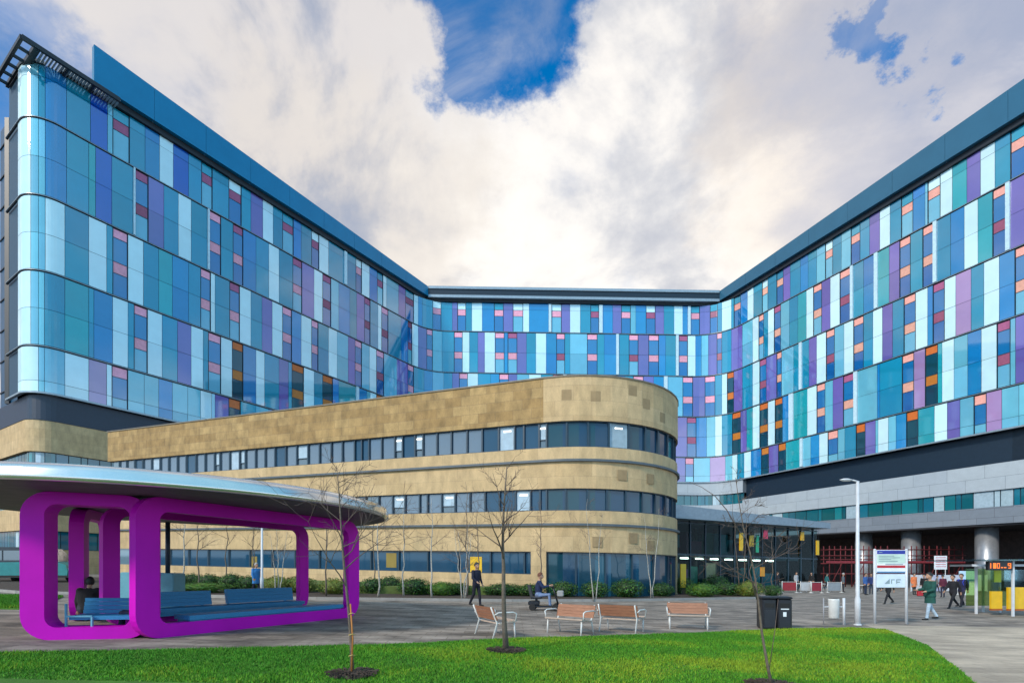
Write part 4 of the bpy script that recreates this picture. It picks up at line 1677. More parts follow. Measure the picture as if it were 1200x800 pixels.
w = hw - .06
face(pn, 'header', -w, w, 644.6, 648.8, M['signblue'])
face(pn, 'green_field', -w, w, 649.2, 659.5, M['signgreen'])
face(pn, 'red_stripe', -w, w, 662, 665, M['red'])
face(pn, 'blue_stripe', -w, w, 669.2, 670.9, M['signline'])
q = MB()
for (x0, x1, py) in ((-.42, .1, 651), (-.42, .3, 653), (-.42, .0, 655), (-.42, .22, 657.2), (-.2, .4, 660.6), (-.42, -.3, 646.6)):
    q.box(x0, x1, -0.0385, -0.0345, zz(py + .45), zz(py - .35), 0)
q.build('lettering', [M['signtext']], pn)
b = MB()
b.rbox(-hw + .05, hw - .05, -0.03, 0.03, zz(688), zz(672.2), .008, 0)
p2_ = b.build('panel', [mat('lower_panel_pale_blue', (0.58, 0.68, 0.78), 0.4)], t, 'pale blue lower panel with an arrow')
q = MB()
zc = zz(681)
q.add([(-.22, -.036, zc - .07), (-.05, -.036, zc - .07), (-.05, -.036, zc + .1)], [(0, 1, 2)], 0)
q.box(-.0, .12, -.037, -.034, zc + .05, zc + .08)
q.box(.0, .03, -.037, -.034, zc - .07, zc + .05)
q.box(.17, .33, -.037, -.034, zc + .05, zc + .08)
q.box(.17, .2, -.037, -.034, zc - .07, zc + .05)
q.box(.2, .3, -.037, -.034, zc - .03, zc - .0)
q.build('lettering', [M['signtext']], p2_)

# black double litter bin
yb = 15.35
t = thing('litter_bin', 'black double litter bin standing at the lawn edge', 'litter bin', (R(912) * yb, yb + .25, 0), math.radians(-8))
wb = (928 - 895) / FPX * yb / 2
b = MB()
b.rbox(-wb, -0.02, -0.28, 0.28, 0.03, 0.9, .03)
b.rbox(0.02, wb, -0.28, 0.28, 0.03, 0.9, .03)
b.box(-wb + .05, wb - .05, -.22, .22, 0, .03)
b.build('body', [M['blackp']], t)
b = MB()
b.rbox(-wb - .015, -.005, -0.3, 0.3, 0.9, 0.97, .025)
b.rbox(.005, wb + .015, -0.3, 0.3, 0.9, 0.97, .025)
b.build('lid', [M['blackp']], t)
for s in (-1, 1):
    b = MB()
    b.box(s * wb / 2 - .13, s * wb / 2 + .13, -0.292, -0.283, 0.66, 0.78)
    b.build('slot', [M['rubber']], t)
    b = MB()
    b.box(s * wb / 2 - .15, s * wb / 2 + .15, -0.287, -0.281, 0.08, 0.58)
    b.build('door', [mat('bin_door', (0.02, 0.022, 0.03), 0.3)], t)
b = MB()
b.box(wb / 2 - .05, wb / 2 + .04, -0.294, -0.288, 0.40, 0.53)
b.box(wb / 2 - .11, wb / 2 + .11, -0.294, -0.2885, 0.60, 0.63)
b.build('label_plate', [M['signwhite']], t)

# small white post-mounted bin
yw = 17.2
t = thing('waste_bin', 'small white waste bin hung between two posts beside the lamp post', 'waste bin', (R(977) * yw, yw, 0))
b = MB()
b.lathe([(.13, .22), (.15, .25), (.165, .80), (.17, .84), (.15, .86)], (0, 0, 0), 18)
b.build('body', [M['whitemetal']], t)
b = MB()
b.lathe([(.10, .862), (.145, .865)], (0, 0, 0), 18)
b.build('opening', [M['rubber']], t)
for x, m in ((.33, M['poleW']), (-.33, mat('slim_post', (.3, .3, .32), .5))):
    b = MB()
    b.tube([(x, 0, 0), (x, 0, .88)], 0.04 if x > 0 else .018, 10)
    b.build('post', [m], t)
b = MB()
b.bar((-.33, .0, .6), (.33, 0.0, .6), .02, .03)
b.build('bracket', [M['poleW']], t)


# benches
def make_bench():
    t = thing('park_bench', 'x', 'bench')
    b = MB()
    nsl = 6
    L = 0.60
    for i in range(nsl):      # seat slats, front edge at -y
        y = -0.30 + 0.085 * i
        b.obox((0, y, 0.44 - 0.012 * i), (L, 0, 0), (0, .036, 0), (0, 0, .016), 0)
    b.build('seat', [M['wood_pale']], t)
    b = MB()
    for i in range(4):        # curved back of close boards
        a = math.radians(12 + 4 * i)
        b.obox((0, 0.23 + 0.03 * i, 0.50 + 0.083 * i), (L, 0, 0), (0, .012, .004), (0, .012, .038), 0)
    b.build('backrest', [M['wood']], t)
    for s in (-1, 1):
        b = MB()
        x = s * (L - .06)
        b.tube([(x, -0.30, 0), (x, -0.27, 0.40)], .022, 8)
        b.build('leg', [M['whitemetal']], t)
        b = MB()
        b.tube([(x, 0.32, 0), (x, 0.20, 0.40), (x, 0.27, 0.55), (x, 0.37, .80)], .022, 8)
        b.build('leg', [M['whitemetal']], t)
        b = MB()
        b.tube([(s * L, -0.27, .40), (s * (L + .02), -0.30, .62), (s * (L + .02), -.2, .66), (s * (L + .02), 0.2, .66), (s * L, .30, .60)], .018, 8)
        b.build('armrest', [M['whitemetal']], t)
        b = MB()
        b.bar((x, -.28, .41), (x, .21, .39), .03, .03)
        b.build('rail', [M['whitemetal']], t)
    return t


bn = make_bench()
BEN = [(580, 12.75, -0.42, 2.05, 'bench seen nearly end-on beside the thick lawn tree', 0),
       (668, 13.45, 0, -0.70, 'bench with a pinkish back facing the lawn, left one of the adjoining pair', 0),
       (728, 14.2, 0, 2.55, 'bench turned away showing its dark red back, right one of the adjoining pair', 0),
       (806, 15.2, 0, -0.25, 'bench with an orange lit back standing alone near the litter bin', 0)]
src = bn
protos = [bn] + [copy_tree(bn) for _ in range(3)]
for (px, Y, _, rz, lab, _), o in zip(BEN, protos):
    o.location = (R(px) * Y, Y, 0.004)
    o.rotation_euler = (0, 0, rz)
    o.scale = (.94, .94, .92)
    tag(o, lab, 'bench', 'timber benches along the lawn')

# bus shelter with departure board
yk = 22.7
t = thing('bus_shelter', 'glass and yellow bus shelter with pale posts at the right edge', 'bus shelter', (R(1187) * yk, yk, 0))


def bx(px, dy=0):
    return R(px) * (yk + dy) - R(1187) * yk


def bz(py):
    return E + (hor(1187) - py) / FPX * yk


for px, dy, top in ((1187, 0, 657), (1144, 1.0, 660), (1171.5, 2.2, 661), (1222, 0.2, 657), (1152, 2.4, 661)):
    b = MB()
    b.rbox(bx(px, dy) - .045, bx(px, dy) + .045, dy - .045, dy + .045, -0.05, bz(top), .012)
    b.build('post', [M['poleW']], t)
b = MB()
b.bar((bx(1141), 0.06, bz(662)), (bx(1225), 0.06, bz(662)), .07, .09)
b.bar((bx(1144, 1.0), 0.0, bz(662)), (bx(1144, 1.0), 2.4, bz(662)), .07, .09)
b.build('beam', [M['poleW']], t)
b = MB()
b.box(bx(1141), bx(1226), -0.35, 2.6, bz(657) + .003, bz(657) + .07)
b.build('roof', [thin_glass('shelter_roof_glass', (.55, .6, .6), .4)], t)
b = MB()
b.box(bx(1146, 1), bx(1169, 2.2), 1.6, 1.63, 0.35, bz(666))
b.build('side_glass', [M['greenglass']], t)
b = MB()
b.box(bx(1190), bx(1224), .5, .53, bz(688), bz(667))
b.box(bx(1174), bx(1186), .5, .53, bz(692), bz(668))
b.build('rear_glass', [M['clearglass']], t)
b = MB()
b.box(bx(1173), bx(1186), .45, .55, 0.30, bz(693))
b.box(bx(1189.5), bx(1224), .3, .40, 0.30, bz(688))
b.build('lower_panel', [M['yellow']], t)
b = MB()
b.box(bx(1173), bx(1186), .44, .56, 0.22, 0.30)
b.box(bx(1189.5), bx(1224), .29, .41, 0.22, 0.30)
b.build('skirting', [mat('orange_brown_trim', (.35, .09, .01), .5)], t)
b = MB()
b.box(bx(1177), bx(1185), .46, .49, bz(682), bz(667.5))
b.build('poster', [mat('lime_poster', (.42, .50, .02), .5)], t)
b = MB()
b.rbox(bx(1155), bx(1183), -.16, .02, bz(667.8), bz(657), .015)
db = b.build('departure_board', [M['blackp']], t, 'black display with glowing orange characters')
b = MB()
yy = -.165
x0, x1b = bx(1155), bx(1183)
za, zb = bz(666.3), bz(658.6)
W, Hh = x1b - x0, zb - za


def seg(a, c, e, f):
    b.box(x0 + W * a, x0 + W * c, yy, yy + .003, za + Hh * e, za + Hh * f)


for (a, c, e, f) in ((.05, .09, .1, .9), (.17, .3, .1, .9), (.33, .36, .1, .9), (.36, .42, .78, .9), (.36, .42, .1, .22), (.42, .45, .1, .9), (.5, .58, .15, .3), (.62, .72, .15, .3),
                     (.78, .81, .5, .9), (.81, .88, .45, .58), (.88, .92, .1, .9), (.81, .88, .78, .9), (.80, .88, .1, .22)):
    seg(a, c, e, f)
b.build('characters', [M['led']], db)

# red access scaffold in the undercroft
SY = 70.0


def sx(px, dy=0):
    return R(px) * (SY + dy)


t = thing('access_scaffold', 'red painted scaffold standing in the dark undercroft of the right wing', 'scaffold', (sx(1055), SY, 0))
o0 = sx(1055)
b = MB()
for px in (972, 985, 998, 1012, 1026, 1040, 1068, 1083, 1098, 1112, 1128):
    for dy in (0, 1.3):
        b = MB()
        b.tube([(sx(px) - o0, dy, 0), (sx(px) - o0, dy, 5.6)], .07, 6)
        b.build('standard', [M['scaf']], t)
b = MB()
for z in (1.9, 3.3, 3.8, 4.3, 5.1):
    for dy in (0, 1.3):
        b.tube([(sx(968) - o0, dy - .08, z), (sx(1131) - o0, dy - .08, z)], .055, 6)
for k, px in enumerate((972, 998, 1040, 1083, 1112)):
    b.tube([(sx(px) - o0, -.1, .2), (sx(px + 14) - o0, -.1, 3.2)], .05, 6)
b.build('ledger_lattice', [M['scaf']], t)
b = MB()
b.box(sx(968) - o0, sx(1131) - o0, .1, 1.2, 3.22, 3.29)
b.box(sx(968) - o0, sx(1131) - o0, -.06, -.03, 3.3, 3.6)
b.build('deck', [mat('red_toe_board', (.22, .02, .03), .6)], t)
# pale banner on the scaffold
yb_ = 66.0
b = MB()
x0, x1b = R(1095) * yb_, R(1110) * yb_
za, zb = E + (hor(1102) - 667) / FPX * yb_, E + (hor(1102) - 651) / FPX * yb_
t = thing('site_notice', 'white and pink notice board hanging in front of the red scaffold', 'notice board', (x0, yb_, 0))
b.rbox(0, x1b - x0, 0, .08, za, zb, .02, 0)
pn = b.build('board', [M['signwhite']], t)
b = MB()
for k in range(5):
    z = zb - .22 - k * .28
    b.box(.15, x1b - x0 - .15, -.006, -.002, z - .05, z + .05)
b.build('lettering', [mat('pink_print', (.55, .2, .24), .5)], pn)
b = MB()
for x in (.2, x1b - x0 - .2):
    b.tube([(x, .04, 0), (x, .04, za + .1)], .04, 8)
b.build('leg', [M['poleW']], t)

# white info kiosk by the big column and white barrier
yk2 = 48.0
t = thing('info_kiosk', 'white and blue information stand at the foot of the big concrete column', 'kiosk', (R(1136) * yk2, yk2, 0))
wv = 20 / FPX * yk2
b = MB()
b.rbox(-wv / 2, wv / 2, 0, .5, 0, 1.15, .03)
b.build('counter', [M['signwhite']], t)
b = MB()
b.rbox(-wv / 2, wv / 2, .1, .25, 1.25, 2.2, .02)
b.build('board', [mat('pale_blue_board', (.45, .62, .78), .4)], t)
b = MB()
b.box(-wv / 2 + .02, wv / 2 - .02, .094, .099, 1.28, 1.45)
b.build('blue_band', [M['signline']], t)
b = MB()
for s in (-1, 1):
    b.tube([(s * wv * .42, .2, 0), (s * wv * .42, .2, 2.2)], .03, 8)
b.build('leg', [M['poleW']], t)
# long white hoarding behind the people
b = MB()
yh = 56.0
t = thing('hoarding', 'long pale hoarding behind the walkers under the right wing', 'hoarding', (R(1070) * yh, yh, 0))
xo = R(1070) * yh
for k in range(7):
    x0, x1b = R(1068) * yh - xo + k * 1.15, R(1068) * yh - xo + k * 1.15 + 1.1
    q = MB()
    q.rbox(x0, x1b, 0, .07, 0.05, 1.75, .015)
    q.build('panel', [mat('hoarding_panel', (.52 - .05 * (k % 3), .52 - .05 * (k % 3), .55), .5)], t)
q = MB()
for k in range(8):
    q.box(R(1068) * yh - xo + k * 1.15 - .04, R(1068) * yh - xo + k * 1.15 + .01, .0, .1, 0, 1.8)
q.build('stud', [M['poleW']], t)


# cafe tables, chairs and red windbreaks before the entrance hall
def windbreak(px, Y, wpx, label, m):
    t = thing('cafe_barrier', label, 'cafe barrier', (R(px) * Y, Y, 0), 0, 'fabric barriers round the cafe terrace')
    w = wpx / FPX * Y / 2
    b = MB()
    b.box(-w + .05, w - .05, -.008, .008, .18, .88)
    b.build('fabric', [m], t)
    for s in (-1, 1):
        b = MB()
        b.tube([(s * w, 0, 0), (s * w, 0, 1.0)], .028, 8)
        b.lathe([(.16, 0), (.16, .03), (.03, .05)], (s * w, 0, 0), 12)
        b.build('post', [M['whitemetal']], t)
    b = MB()
    b.bar((-w, 0, .93), (w, 0, .93), .03, .03)
    b.build('rail', [M['whitemetal']], t)
    return t


windbreak(925, 45.5, 17, 'red fabric cafe barrier nearest the entrance hall shrubs', mat('dull_red_fabric', (.27, .02, .03), .7))
windbreak(944, 46.5, 12, 'white fabric cafe barrier between the two red ones', mat('dull_white_fabric', (.42, .44, .46), .7))
windbreak(957, 46.0, 12, 'red fabric cafe barrier nearer the lamp post', mat('maroon_fabric', (.22, .015, .03), .7))
windbreak(978, 48.0, 16, 'grey fabric cafe barrier left of the lamp post', mat('grey_fabric', (.22, .25, .28), .7))


def cafe_table():
    t = thing('cafe_table', 'x', 'table')
    b = MB()
    b.lathe([(.40, .71), (.42, .72), (.42, .74), (.40, .75)], (0, 0, 0), 18)
    b.build('table_top', [M['whitemetal']], t)
    b = MB()
    b.lathe([(.22, 0), (.22, .02), (.035, .05), (.03, .71)], (0, 0, 0), 12)
    b.build('pedestal', [M['dark']], t)
    return t


def cafe_chair(m):
    t = thing('cafe_chair', 'x', 'chair')
    b = MB()
    b.rbox(-.21, .21, -.21, .21, .43, .46, .01)
    b.build('seat', [m], t)
    b = MB()
    b.obox((0, .22, .68), (.2, 0, 0), (0, .012, 0), (0, .03, .16), 0)
    b.build('backrest', [m], t)
    for sx_ in (-1, 1):
        for sy_ in (-1, 1):
            b = MB()
            b.tube([(sx_ * .2, sy_ * .2, 0), (sx_ * .18, sy_ * .18, .44)] + ([(sx_ * .18, .235, .84)] if sy_ > 0 else []), .014, 6)
            b.build('leg', [M['poleW']], t)
    return t


ct = cafe_table()
TB = [(935, 49, 'round white cafe table behind the white barrier'), (962, 50, 'round white cafe table behind the red barrier by the lamp post'),
      (1012, 47, 'round white cafe table just right of the lamp post')]
for i, (px, Y, lab) in enumerate(TB):
    o = ct if i == 0 else copy_tree(ct)
    o.location = (R(px) * Y, Y, 0)
    tag(o, lab, 'table', 'white cafe tables')
cc = cafe_chair(mat('steel_blue_seat', (.06, .12, .2), .5))
CH = [(929, 49.1, 1.4, 'dark blue cafe chair left of the first table'), (941, 48.9, -1.5, 'dark blue cafe chair right of the first table'),
      (956, 50.2, 1.2, 'dark blue cafe chair left of the second table'), (969, 49.8, -1.4, 'dark blue cafe chair right of the second table'),
      (1006, 47.2, 1.3, 'dark blue cafe chair left of the table by the lamp post'), (1019, 47.1, -1.2, 'dark blue cafe chair right of the table by the lamp post')]
for i, (px, Y, rz, lab) in enumerate(CH):
    o = cc if i == 0 else copy_tree(cc)
    o.location = (R(px) * Y, Y, 0)
    o.rotation_euler = (0, 0, rz)
    tag(o, lab, 'chair', 'cafe chairs on the terrace')

# yellow totem at the annexe corner
yt = 36.0
t = thing('wayfinding_totem', 'narrow yellow totem sign at the corner of the stone annexe', 'sign', (R(800.5) * yt, yt, 0))
b = MB()
b.rbox(-.19, .19, -.06, .06, .55, 2.15, .02)
b.build('panel', [M['yellow']], t)
b = MB()
b.rbox(-.17, .17, -.05, .05, 0, .55, .02)
b.build('foot', [mat('brown_foot', (.05, .025, .015), .6)], t)

# teal van parked left
yv = 36.0
t = thing('parked_van', 'teal van with dark windows parked at the far left behind the purple shelter', 'van', (R(38) * yv, yv, 0), math.radians(4))
b = MB()
side = [(-2.7, .35), (-2.75, 1.15), (-2.6, 1.35), (2.2, 1.42), (2.85, 1.18), (2.95, .75), (2.9, .35)]


def extr(b, prof, y0, y1, m=0):
    n_ = len(prof)
    v = [(x, y0, z) for x, z in prof] + [(x, y1, z) for x, z in prof]
    b.add(v, [tuple(range(n_)), tuple(reversed(range(n_, 2 * n_)))] + [(k, (k + 1) % n_, n_ + (k + 1) % n_, n_ + k) for k in range(n_)], m)


extr(b, side, -.95, .95)
b.build('body', [mat('teal_van_paint', (.015, .20, .20), .25, coat=.5)], t)
b = MB()
cab = [(-2.6, 1.352), (-2.5, 2.25), (-2.35, 2.38), (.9, 2.38), (1.3, 2.28), (2.15, 1.425)]
extr(b, cab, -.88, .88)
b.build('cabin', [mat('dark_van_upper', (.03, .035, .045), .25)], t)
b = MB()
for x0, x1b in ((-2.35, -1.2), (-1.1, .1), (.2, 1.15)):
    b.box(x0, x1b, -.90, -.882, 1.5, 2.15)
b.build('window', [glassy('van_glass', (.02, .03, .04))], t)
for x in (-1.75, 1.85):
    for y in (-.93, .93):
        wv_ = MB()
        ring = [(.22, -.11), (.34, -.11), (.36, -.06), (.36, .06), (.34, .11), (.22, .11)]
        v, f = [], []
        for (rr_, yy_) in ring:
            for k in range(20):
                a = 2 * math.pi * k / 20
                v.append((x + rr_ * math.cos(a), y + yy_, .36 + rr_ * math.sin(a)))
        for i in range(5):
            for k in range(20):
                f.append((i * 20 + k, i * 20 + (k + 1) % 20, (i + 1) * 20 + (k + 1) % 20, (i + 1) * 20 + k))
        f.append(tuple(range(20)))
        f.append(tuple(range(100, 120)))
        wv_.add(v, f, 0)
        w_ = wv_.build('wheel', [M['rubber']], t)
b = MB()
b.box(2.88, 2.97, -.85, -.5, .78, .98)
b.build('headlight', [M['whitemetal']], t)
b = MB()
b.box(-2.80, 2.98, -.97, -.955, .36, .5)
b.build('sill', [M['rubber']], t)
# ------------------------------------------------------------------ people: one continuous remeshed body each
def ell_tube(mb, pts, rx, ry, n=12):
    """tube with elliptical horizontal rings (torso, coat)"""
    v, f = [], []
    for (p, a, b) in zip(pts, rx, ry):
        for k in range(n):
            t = 2 * math.pi * k / n
            v.append((p[0] + a * math.cos(t), p[1] + b * math.sin(t), p[2]))
    for i in range(len(pts) - 1):
        for k in range(n):
            k2 = (k + 1) % n
            f.append((i * n + k, i * n + k2, (i + 1) * n + k2, (i + 1) * n + k))
    f.append(tuple(reversed(range(n))))
    f.append(tuple((len(pts) - 1) * n + k for k in range(n)))
    mb.add(v, f, 0, True)


SKIN = mat('skin', (0.42, 0.24, 0.16), 0.5)
HAIRS = {'brown': mat('brown_hair', (0.05, 0.03, 0.02), 0.7), 'black': mat('black_hair', (0.01, 0.01, 0.01), 0.6), 'grey': mat('grey_hair', (0.3, 0.3, 0.3), 0.7),
         'auburn': mat('auburn_hair', (0.12, 0.04, 0.02), 0.7)}
CL = {}


def cloth(c):
    if c not in CL:
        CL[c] = mat('cloth', c, 0.85, var=0.25, vscale=6, bump=0.2, bscale=30)
    return CL[c]


def person(loc, rz, label, pose='stand', top=(.02, .02, .03), leg=(.02, .02, .03), shoe=(.015, .015, .015), hair='brown', scale=1.0, coat=0.0,
           stride=0.0, lean=0.0, armL=None, armR=None, vox=0.022, hood=False, hairlong=False, group=None, ktop=None):
    """faces -y in its own space; x is its left/right"""
    t = thing('person', label, 'person', loc, rz, group)
    J = {}
    ln = lean
    hipz = 0.92 if pose != 'sit' else 0.48
    J['pel'] = Vector((0, 0, hipz))
    up = Vector((0, -math.sin(ln), math.cos(ln)))
    J['che'] = J['pel'] + up * 0.36
    J['nec'] = J['pel'] + up * 0.56
    J['hea'] = J['pel'] + up * 0.70 + Vector((0, -.03, 0))
    for s, nm in ((-1, 'L'), (1, 'R')):
        J['sh' + nm] = J['pel'] + up * 0.50 + Vector((s * .185, 0, 0))
        J['hi' + nm] = J['pel'] + Vector((s * .095, 0, -.02))
        if pose == 'sit':
            J['kn' + nm] = J['hi' + nm] + Vector((s * .03, -.44, .03))
            J['an' + nm] = J['kn' + nm] + Vector((0, -.03, -.41))
        else:
            st = stride * s
            J['kn' + nm] = J['hi' + nm] + Vector((0, -math.sin(st) * .43 - .02, -math.cos(st) * .43))
            bend = 0.35 if st < 0 else 0.03
            a2 = st * 0.9 - bend if stride else 0.03
            J['an' + nm] = J['kn' + nm] + Vector((0, -math.sin(a2) * .40 + .01, -math.cos(a2) * .40))
        am = armL if s < 0 else armR
        if am is None:
            sw = -stride * s * 0.8
            e = J['sh' + nm] + Vector((s * .05, -math.sin(sw) * .28 + .02, -math.cos(sw) * .28))
            w = e + Vector((s * .0, -math.sin(sw + .25) * .24, -math.cos(sw + .25) * .24))
        else:
            e = J['sh' + nm] + Vector(am[0])
            w = e + Vector(am[1])
        J['el' + nm], J['wr' + nm] = e, w
    # drop so that the lower foot stands on the ground
    low = min(J['anL'].z, J['anR'].z) - 0.075
    if pose != 'sit':
        for k in J:
            J[k] = J[k] - Vector((0, 0, low))
    mb = MB()
    P = J['pel']
    T = lambda q: J['pel'] + up * q
    w0 = 1 + coat
    ell_tube(mb, [P - Vector((0, 0, .10)), P, T(.14), T(.30), T(.44), T(.53), T(.57)], [.12 * w0, .165 * w0, .15 * w0, .175 * w0, .19 * w0, .13, .06],
             [.10 * w0, .12 * w0, .11 * w0, .125 * w0, .115 * w0, .08, .055])
    if coat > 0.25 and pose != 'sit':
        ell_tube(mb, [P - Vector((0, 0, .28)), P - Vector((0, 0, .05)), T(.2)], [.22, .20, .16], [.16, .15, .12])
    mb.tube([T(.5), T(.6), J['hea']], [.058, .052, .05], 10)
    H = J['hea'] + up * .05
    mb.ball(H, .105, 14, 0, .82, .98, 1.2)
    mb.ball(H + Vector((0, -.07, -.06)), .055, 10, 0, .95, .9, .9)      # jaw
    mb.tube([H + Vector((0, -.095, .02)), H + Vector((0, -.128, -.022))], [.012, .019], 6)       # nose
    for s in (-1, 1):
        mb.ball(H + Vector((s * .092, .005, -.01)), .026, 8, 0, .5, .8, 1.2)
    hands = []
    for s, nm in ((-1, 'L'), (1, 'R')):
        mb.tube([T(.49), J['sh' + nm], J['el' + nm], J['wr' + nm]], [.07, .068 * w0, .052 * w0, .034 * w0], 10)
        mb.ball(J['sh' + nm], .07 * w0, 8)
        mb.ball(J['el' + nm], .05 * w0, 8)
        d = (J['wr' + nm] - J['el' + nm]).normalized()
        pal = J['wr' + nm] + d * .055
        mb.tube([J['wr' + nm], pal, pal + d * .04], [.028, .036, .030], 8)
        hands.append((s, pal, d))
        mb.tube([J['pel'] - Vector((0, 0, .02)), J['hi' + nm], J['kn' + nm], J['an' + nm]], [.09, .095, .065, .05], 10)
        mb.ball(J['kn' + nm], .064, 8)
        a = J['an' + nm]
        mb.tube([a + Vector((0, .045, -.035)), a + Vector((s * .01, -.05, -.04)), a + Vector((s * .02, -.17, -.05))], [.038, .042, .034], 8)
    tmp = mb.build('tmp_body', [SKIN])
    md = tmp.modifiers.new('r', 'REMESH')
    md.mode = 'VOXEL'
    md.voxel_size = vox
    md.use_smooth_shade = True
    sm = tmp.modifiers.new('s', 'SMOOTH')
    sm.factor = 0.5
    sm.iterations = 2
    dg = bpy.context.evaluated_depsgraph_get()
    me = bpy.data.meshes.new_from_object(tmp.evaluated_get(dg))
    bpy.data.objects.remove(tmp)
    b = MB()
    vs = [v.co.copy() for v in me.vertices]
    zwaist = J['pel'].z - (0.06 if coat <= .25 else .27)
    znk = T(.555)
    fl, ml = [], []
    for p in me.polygons:
        c = p.center
        h = (c - J['pel']).dot(up)
        if h > .565:
            m = 0
        elif min((c - J['anL']).length, (c - J['anR']).length) < .2 and c.z < max(J['anL'].z, J['anR'].z) and (
                min((c - J['anL']).z, (c - J['anR']).z) < 0.02 and (c.z - min(J['anL'].z, J['anR'].z) < 0.01 or (c - J['anL']).z < 0.01 and (c - J['anL']).length < .2 or (c - J['anR']).z < 0.01 and (c - J['anR']).length < .2)):
            m = 3
        else:
            m = None
            for nm in 'LR':
                if (c - J['wr' + nm]).length < .14 and (c - J['wr' + nm]).dot((J['wr' + nm] - J['el' + nm])) > 0.0:
                    m = 0
            if m is None:
                # nearest: leg or torso/arm
                def seg(a, q):
                    d = q - a
                    tt = max(0, min(1, (c - a).dot(d) / d.length_squared))
                    return (c - a - d * tt).length
                dl = min(seg(J['hi' + n], J['kn' + n]) for n in 'LR')
                dl = min(dl, min(seg(J['kn' + n], J['an' + n]) for n in 'LR'))
                dt = min(seg(J['pel'], T(.5)), min(min(seg(J['sh' + n], J['el' + n]), seg(J['el' + n], J['wr' + n])) for n in 'LR'))
                if pose == 'sit':
                    m = 2 if dl + .03 < dt else 1
                else:
                    arm = min(min(seg(J['sh' + n], J['el' + n]), seg(J['el' + n], J['wr' + n])) for n in 'LR')
                    m = 1 if (c.z > zwaist or arm < .055 * w0) else 2
        fl.append(tuple(p.vertices))
        ml.append(m)
    for f, m in zip(fl, ml):
        b.f.append(f)
        b.m.append(m)
        b.s.append(True)
        b.uv.append(None)
    b.v = [tuple(v) for v in vs]
    bpy.data.meshes.remove(me)
    # fingers
    for s, pal, d in hands:
        side = d.cross(Vector((0, -1, 0.2))).normalized()
        fwd = side.cross(d).normalized()
        for k, L in enumerate((.062, .072, .068, .054)):
            q = pal + d * .035 + side * ((k - 1.5) * .017)
            b.tube([q, q + d * L * .5 + fwd * .004, q + d * L * .9 + fwd * .022], [.0095, .009, .007], 6, 0)
        q = pal - side * .03 * s - d * .01
        b.tube([q, q - side * s * .02 + d * .03 + fwd * .012, q - side * s * .02 + d * .06 + fwd * .02], [.011, .010, .008], 6, 0)
    # eyes and mouth set into the face
    for s in (-1, 1):
        b.ball(H + Vector((s * .034, -.098, .018)), .011, 6, 4)
    b.obox(H + Vector((0, -.121, -.062)), (.022, 0, 0), (0, .004, 0), (0, 0, .005), 5)
    body = b.build('body', [SKIN, cloth(top), cloth(leg), cloth(shoe), HAIRS['black'], mat('lip', (.3, .1, .09), .5)], t)
    hb = MB()
    v, f = [], []
    nr, na = 7, 16
    for i in range(nr + 1):
        th = math.radians(-8 + 98 * i / nr) if not hairlong else math.radians(-35 + 125 * i / nr)
        for k in range(na):
            a = 2 * math.pi * k / na
            front = max(0.0, -math.sin(a))
            tt = th + (front * math.radians(44) * (1 - i / nr))
            rr = .118
            v.append(tuple(H + Vector((rr * .84 * math.cos(tt) * math.cos(a), rr * 1.0 * math.cos(tt) * math.sin(a) + .006, rr * 1.18 * math.sin(tt) + .006))))
    for i in range(nr):
        for k in range(na):
            f.append((i * na + k, i * na + (k + 1) % na, (i + 1) * na + (k + 1) % na, (i + 1) * na + k))
    hb.add(v, f, 0, True)
    hb.build('hood' if hood else 'hair', [cloth(top) if hood else HAIRS[hair]], t)
    t.scale = (scale, scale, scale)
    return t


def at(px, Y):
    return (R(px) * Y, Y, 0.005)


person(at(558, 22.4), math.radians(50), 'man in dark jacket and trousers standing in front of the yellow window notice', 'walk', top=(.008, .010, .028), leg=(.008, .008, .018),
       hair='black', stride=.18, scale=1.03, coat=.12, armL=((-.07, -.05, -.27), (.06, -.18, -.14)), armR=((.08, .02, -.28), (.0, -.1, -.22)), vox=.018)
person(at(300, 27.0), math.radians(60), 'person in a bright blue coat beside the lamp post beyond the shelter', 'walk', top=(.03, .17, .42), leg=(.01, .012, .03),
       hair='grey', stride=.2, scale=.92, coat=.3)
person(at(1090, 19.9), math.radians(-98), 'older man in a dark green jacket and pale jeans walking left', 'walk', top=(.008, .07, .055), leg=(.36, .46, .55), hair='black', stride=.22,
       scale=1.0, coat=.42, armL=((-.05, -.08, -.26), (.03, -.24, -.03)), armR=((.06, -.05, -.27), (-.02, -.22, -.06)), vox=.018)
person(at(1117, 27.6), math.radians(-75), 'walker in black clothes taking a long stride', 'walk', top=(.010, .010, .016), leg=(.010, .010, .014), hair='brown', stride=.52, scale=1.02, coat=.15)
pb = person(at(1127, 29.2), math.radians(-70), 'walker with a bright blue rucksack behind the striding one', 'walk', top=(.012, .012, .05), leg=(.012, .012, .02), hair='brown', stride=.3, scale=1.03, coat=.1)
person(at(1071, 46.5), math.radians(10), 'person in an orange coat near the hoarding', 'stand', top=(.62, .17, .06), leg=(.02, .02, .02), hair='black', coat=.4, scale=1.05, vox=.03)
person(at(1083, 43), math.radians(-60), 'person in black with dark hair right of the orange coat', 'walk', top=(.008, .008, .01), leg=(.01, .01, .01), hair='black', coat=.2, scale=1.0, stride=.15, vox=.03)
person(at(1105, 42), math.radians(170), 'person in a maroon top behind the striding walkers', 'stand', top=(.09, .01, .03), leg=(.02, .02, .04), hair='black', coat=.1, scale=1.0, vox=.03)
person(at(1041, 30.4), math.radians(-80), 'person in black striding behind the information sign', 'walk', top=(.008, .010, .014), leg=(.008, .010, .014), hair='black', stride=.45, coat=.1, scale=.95, vox=.026)
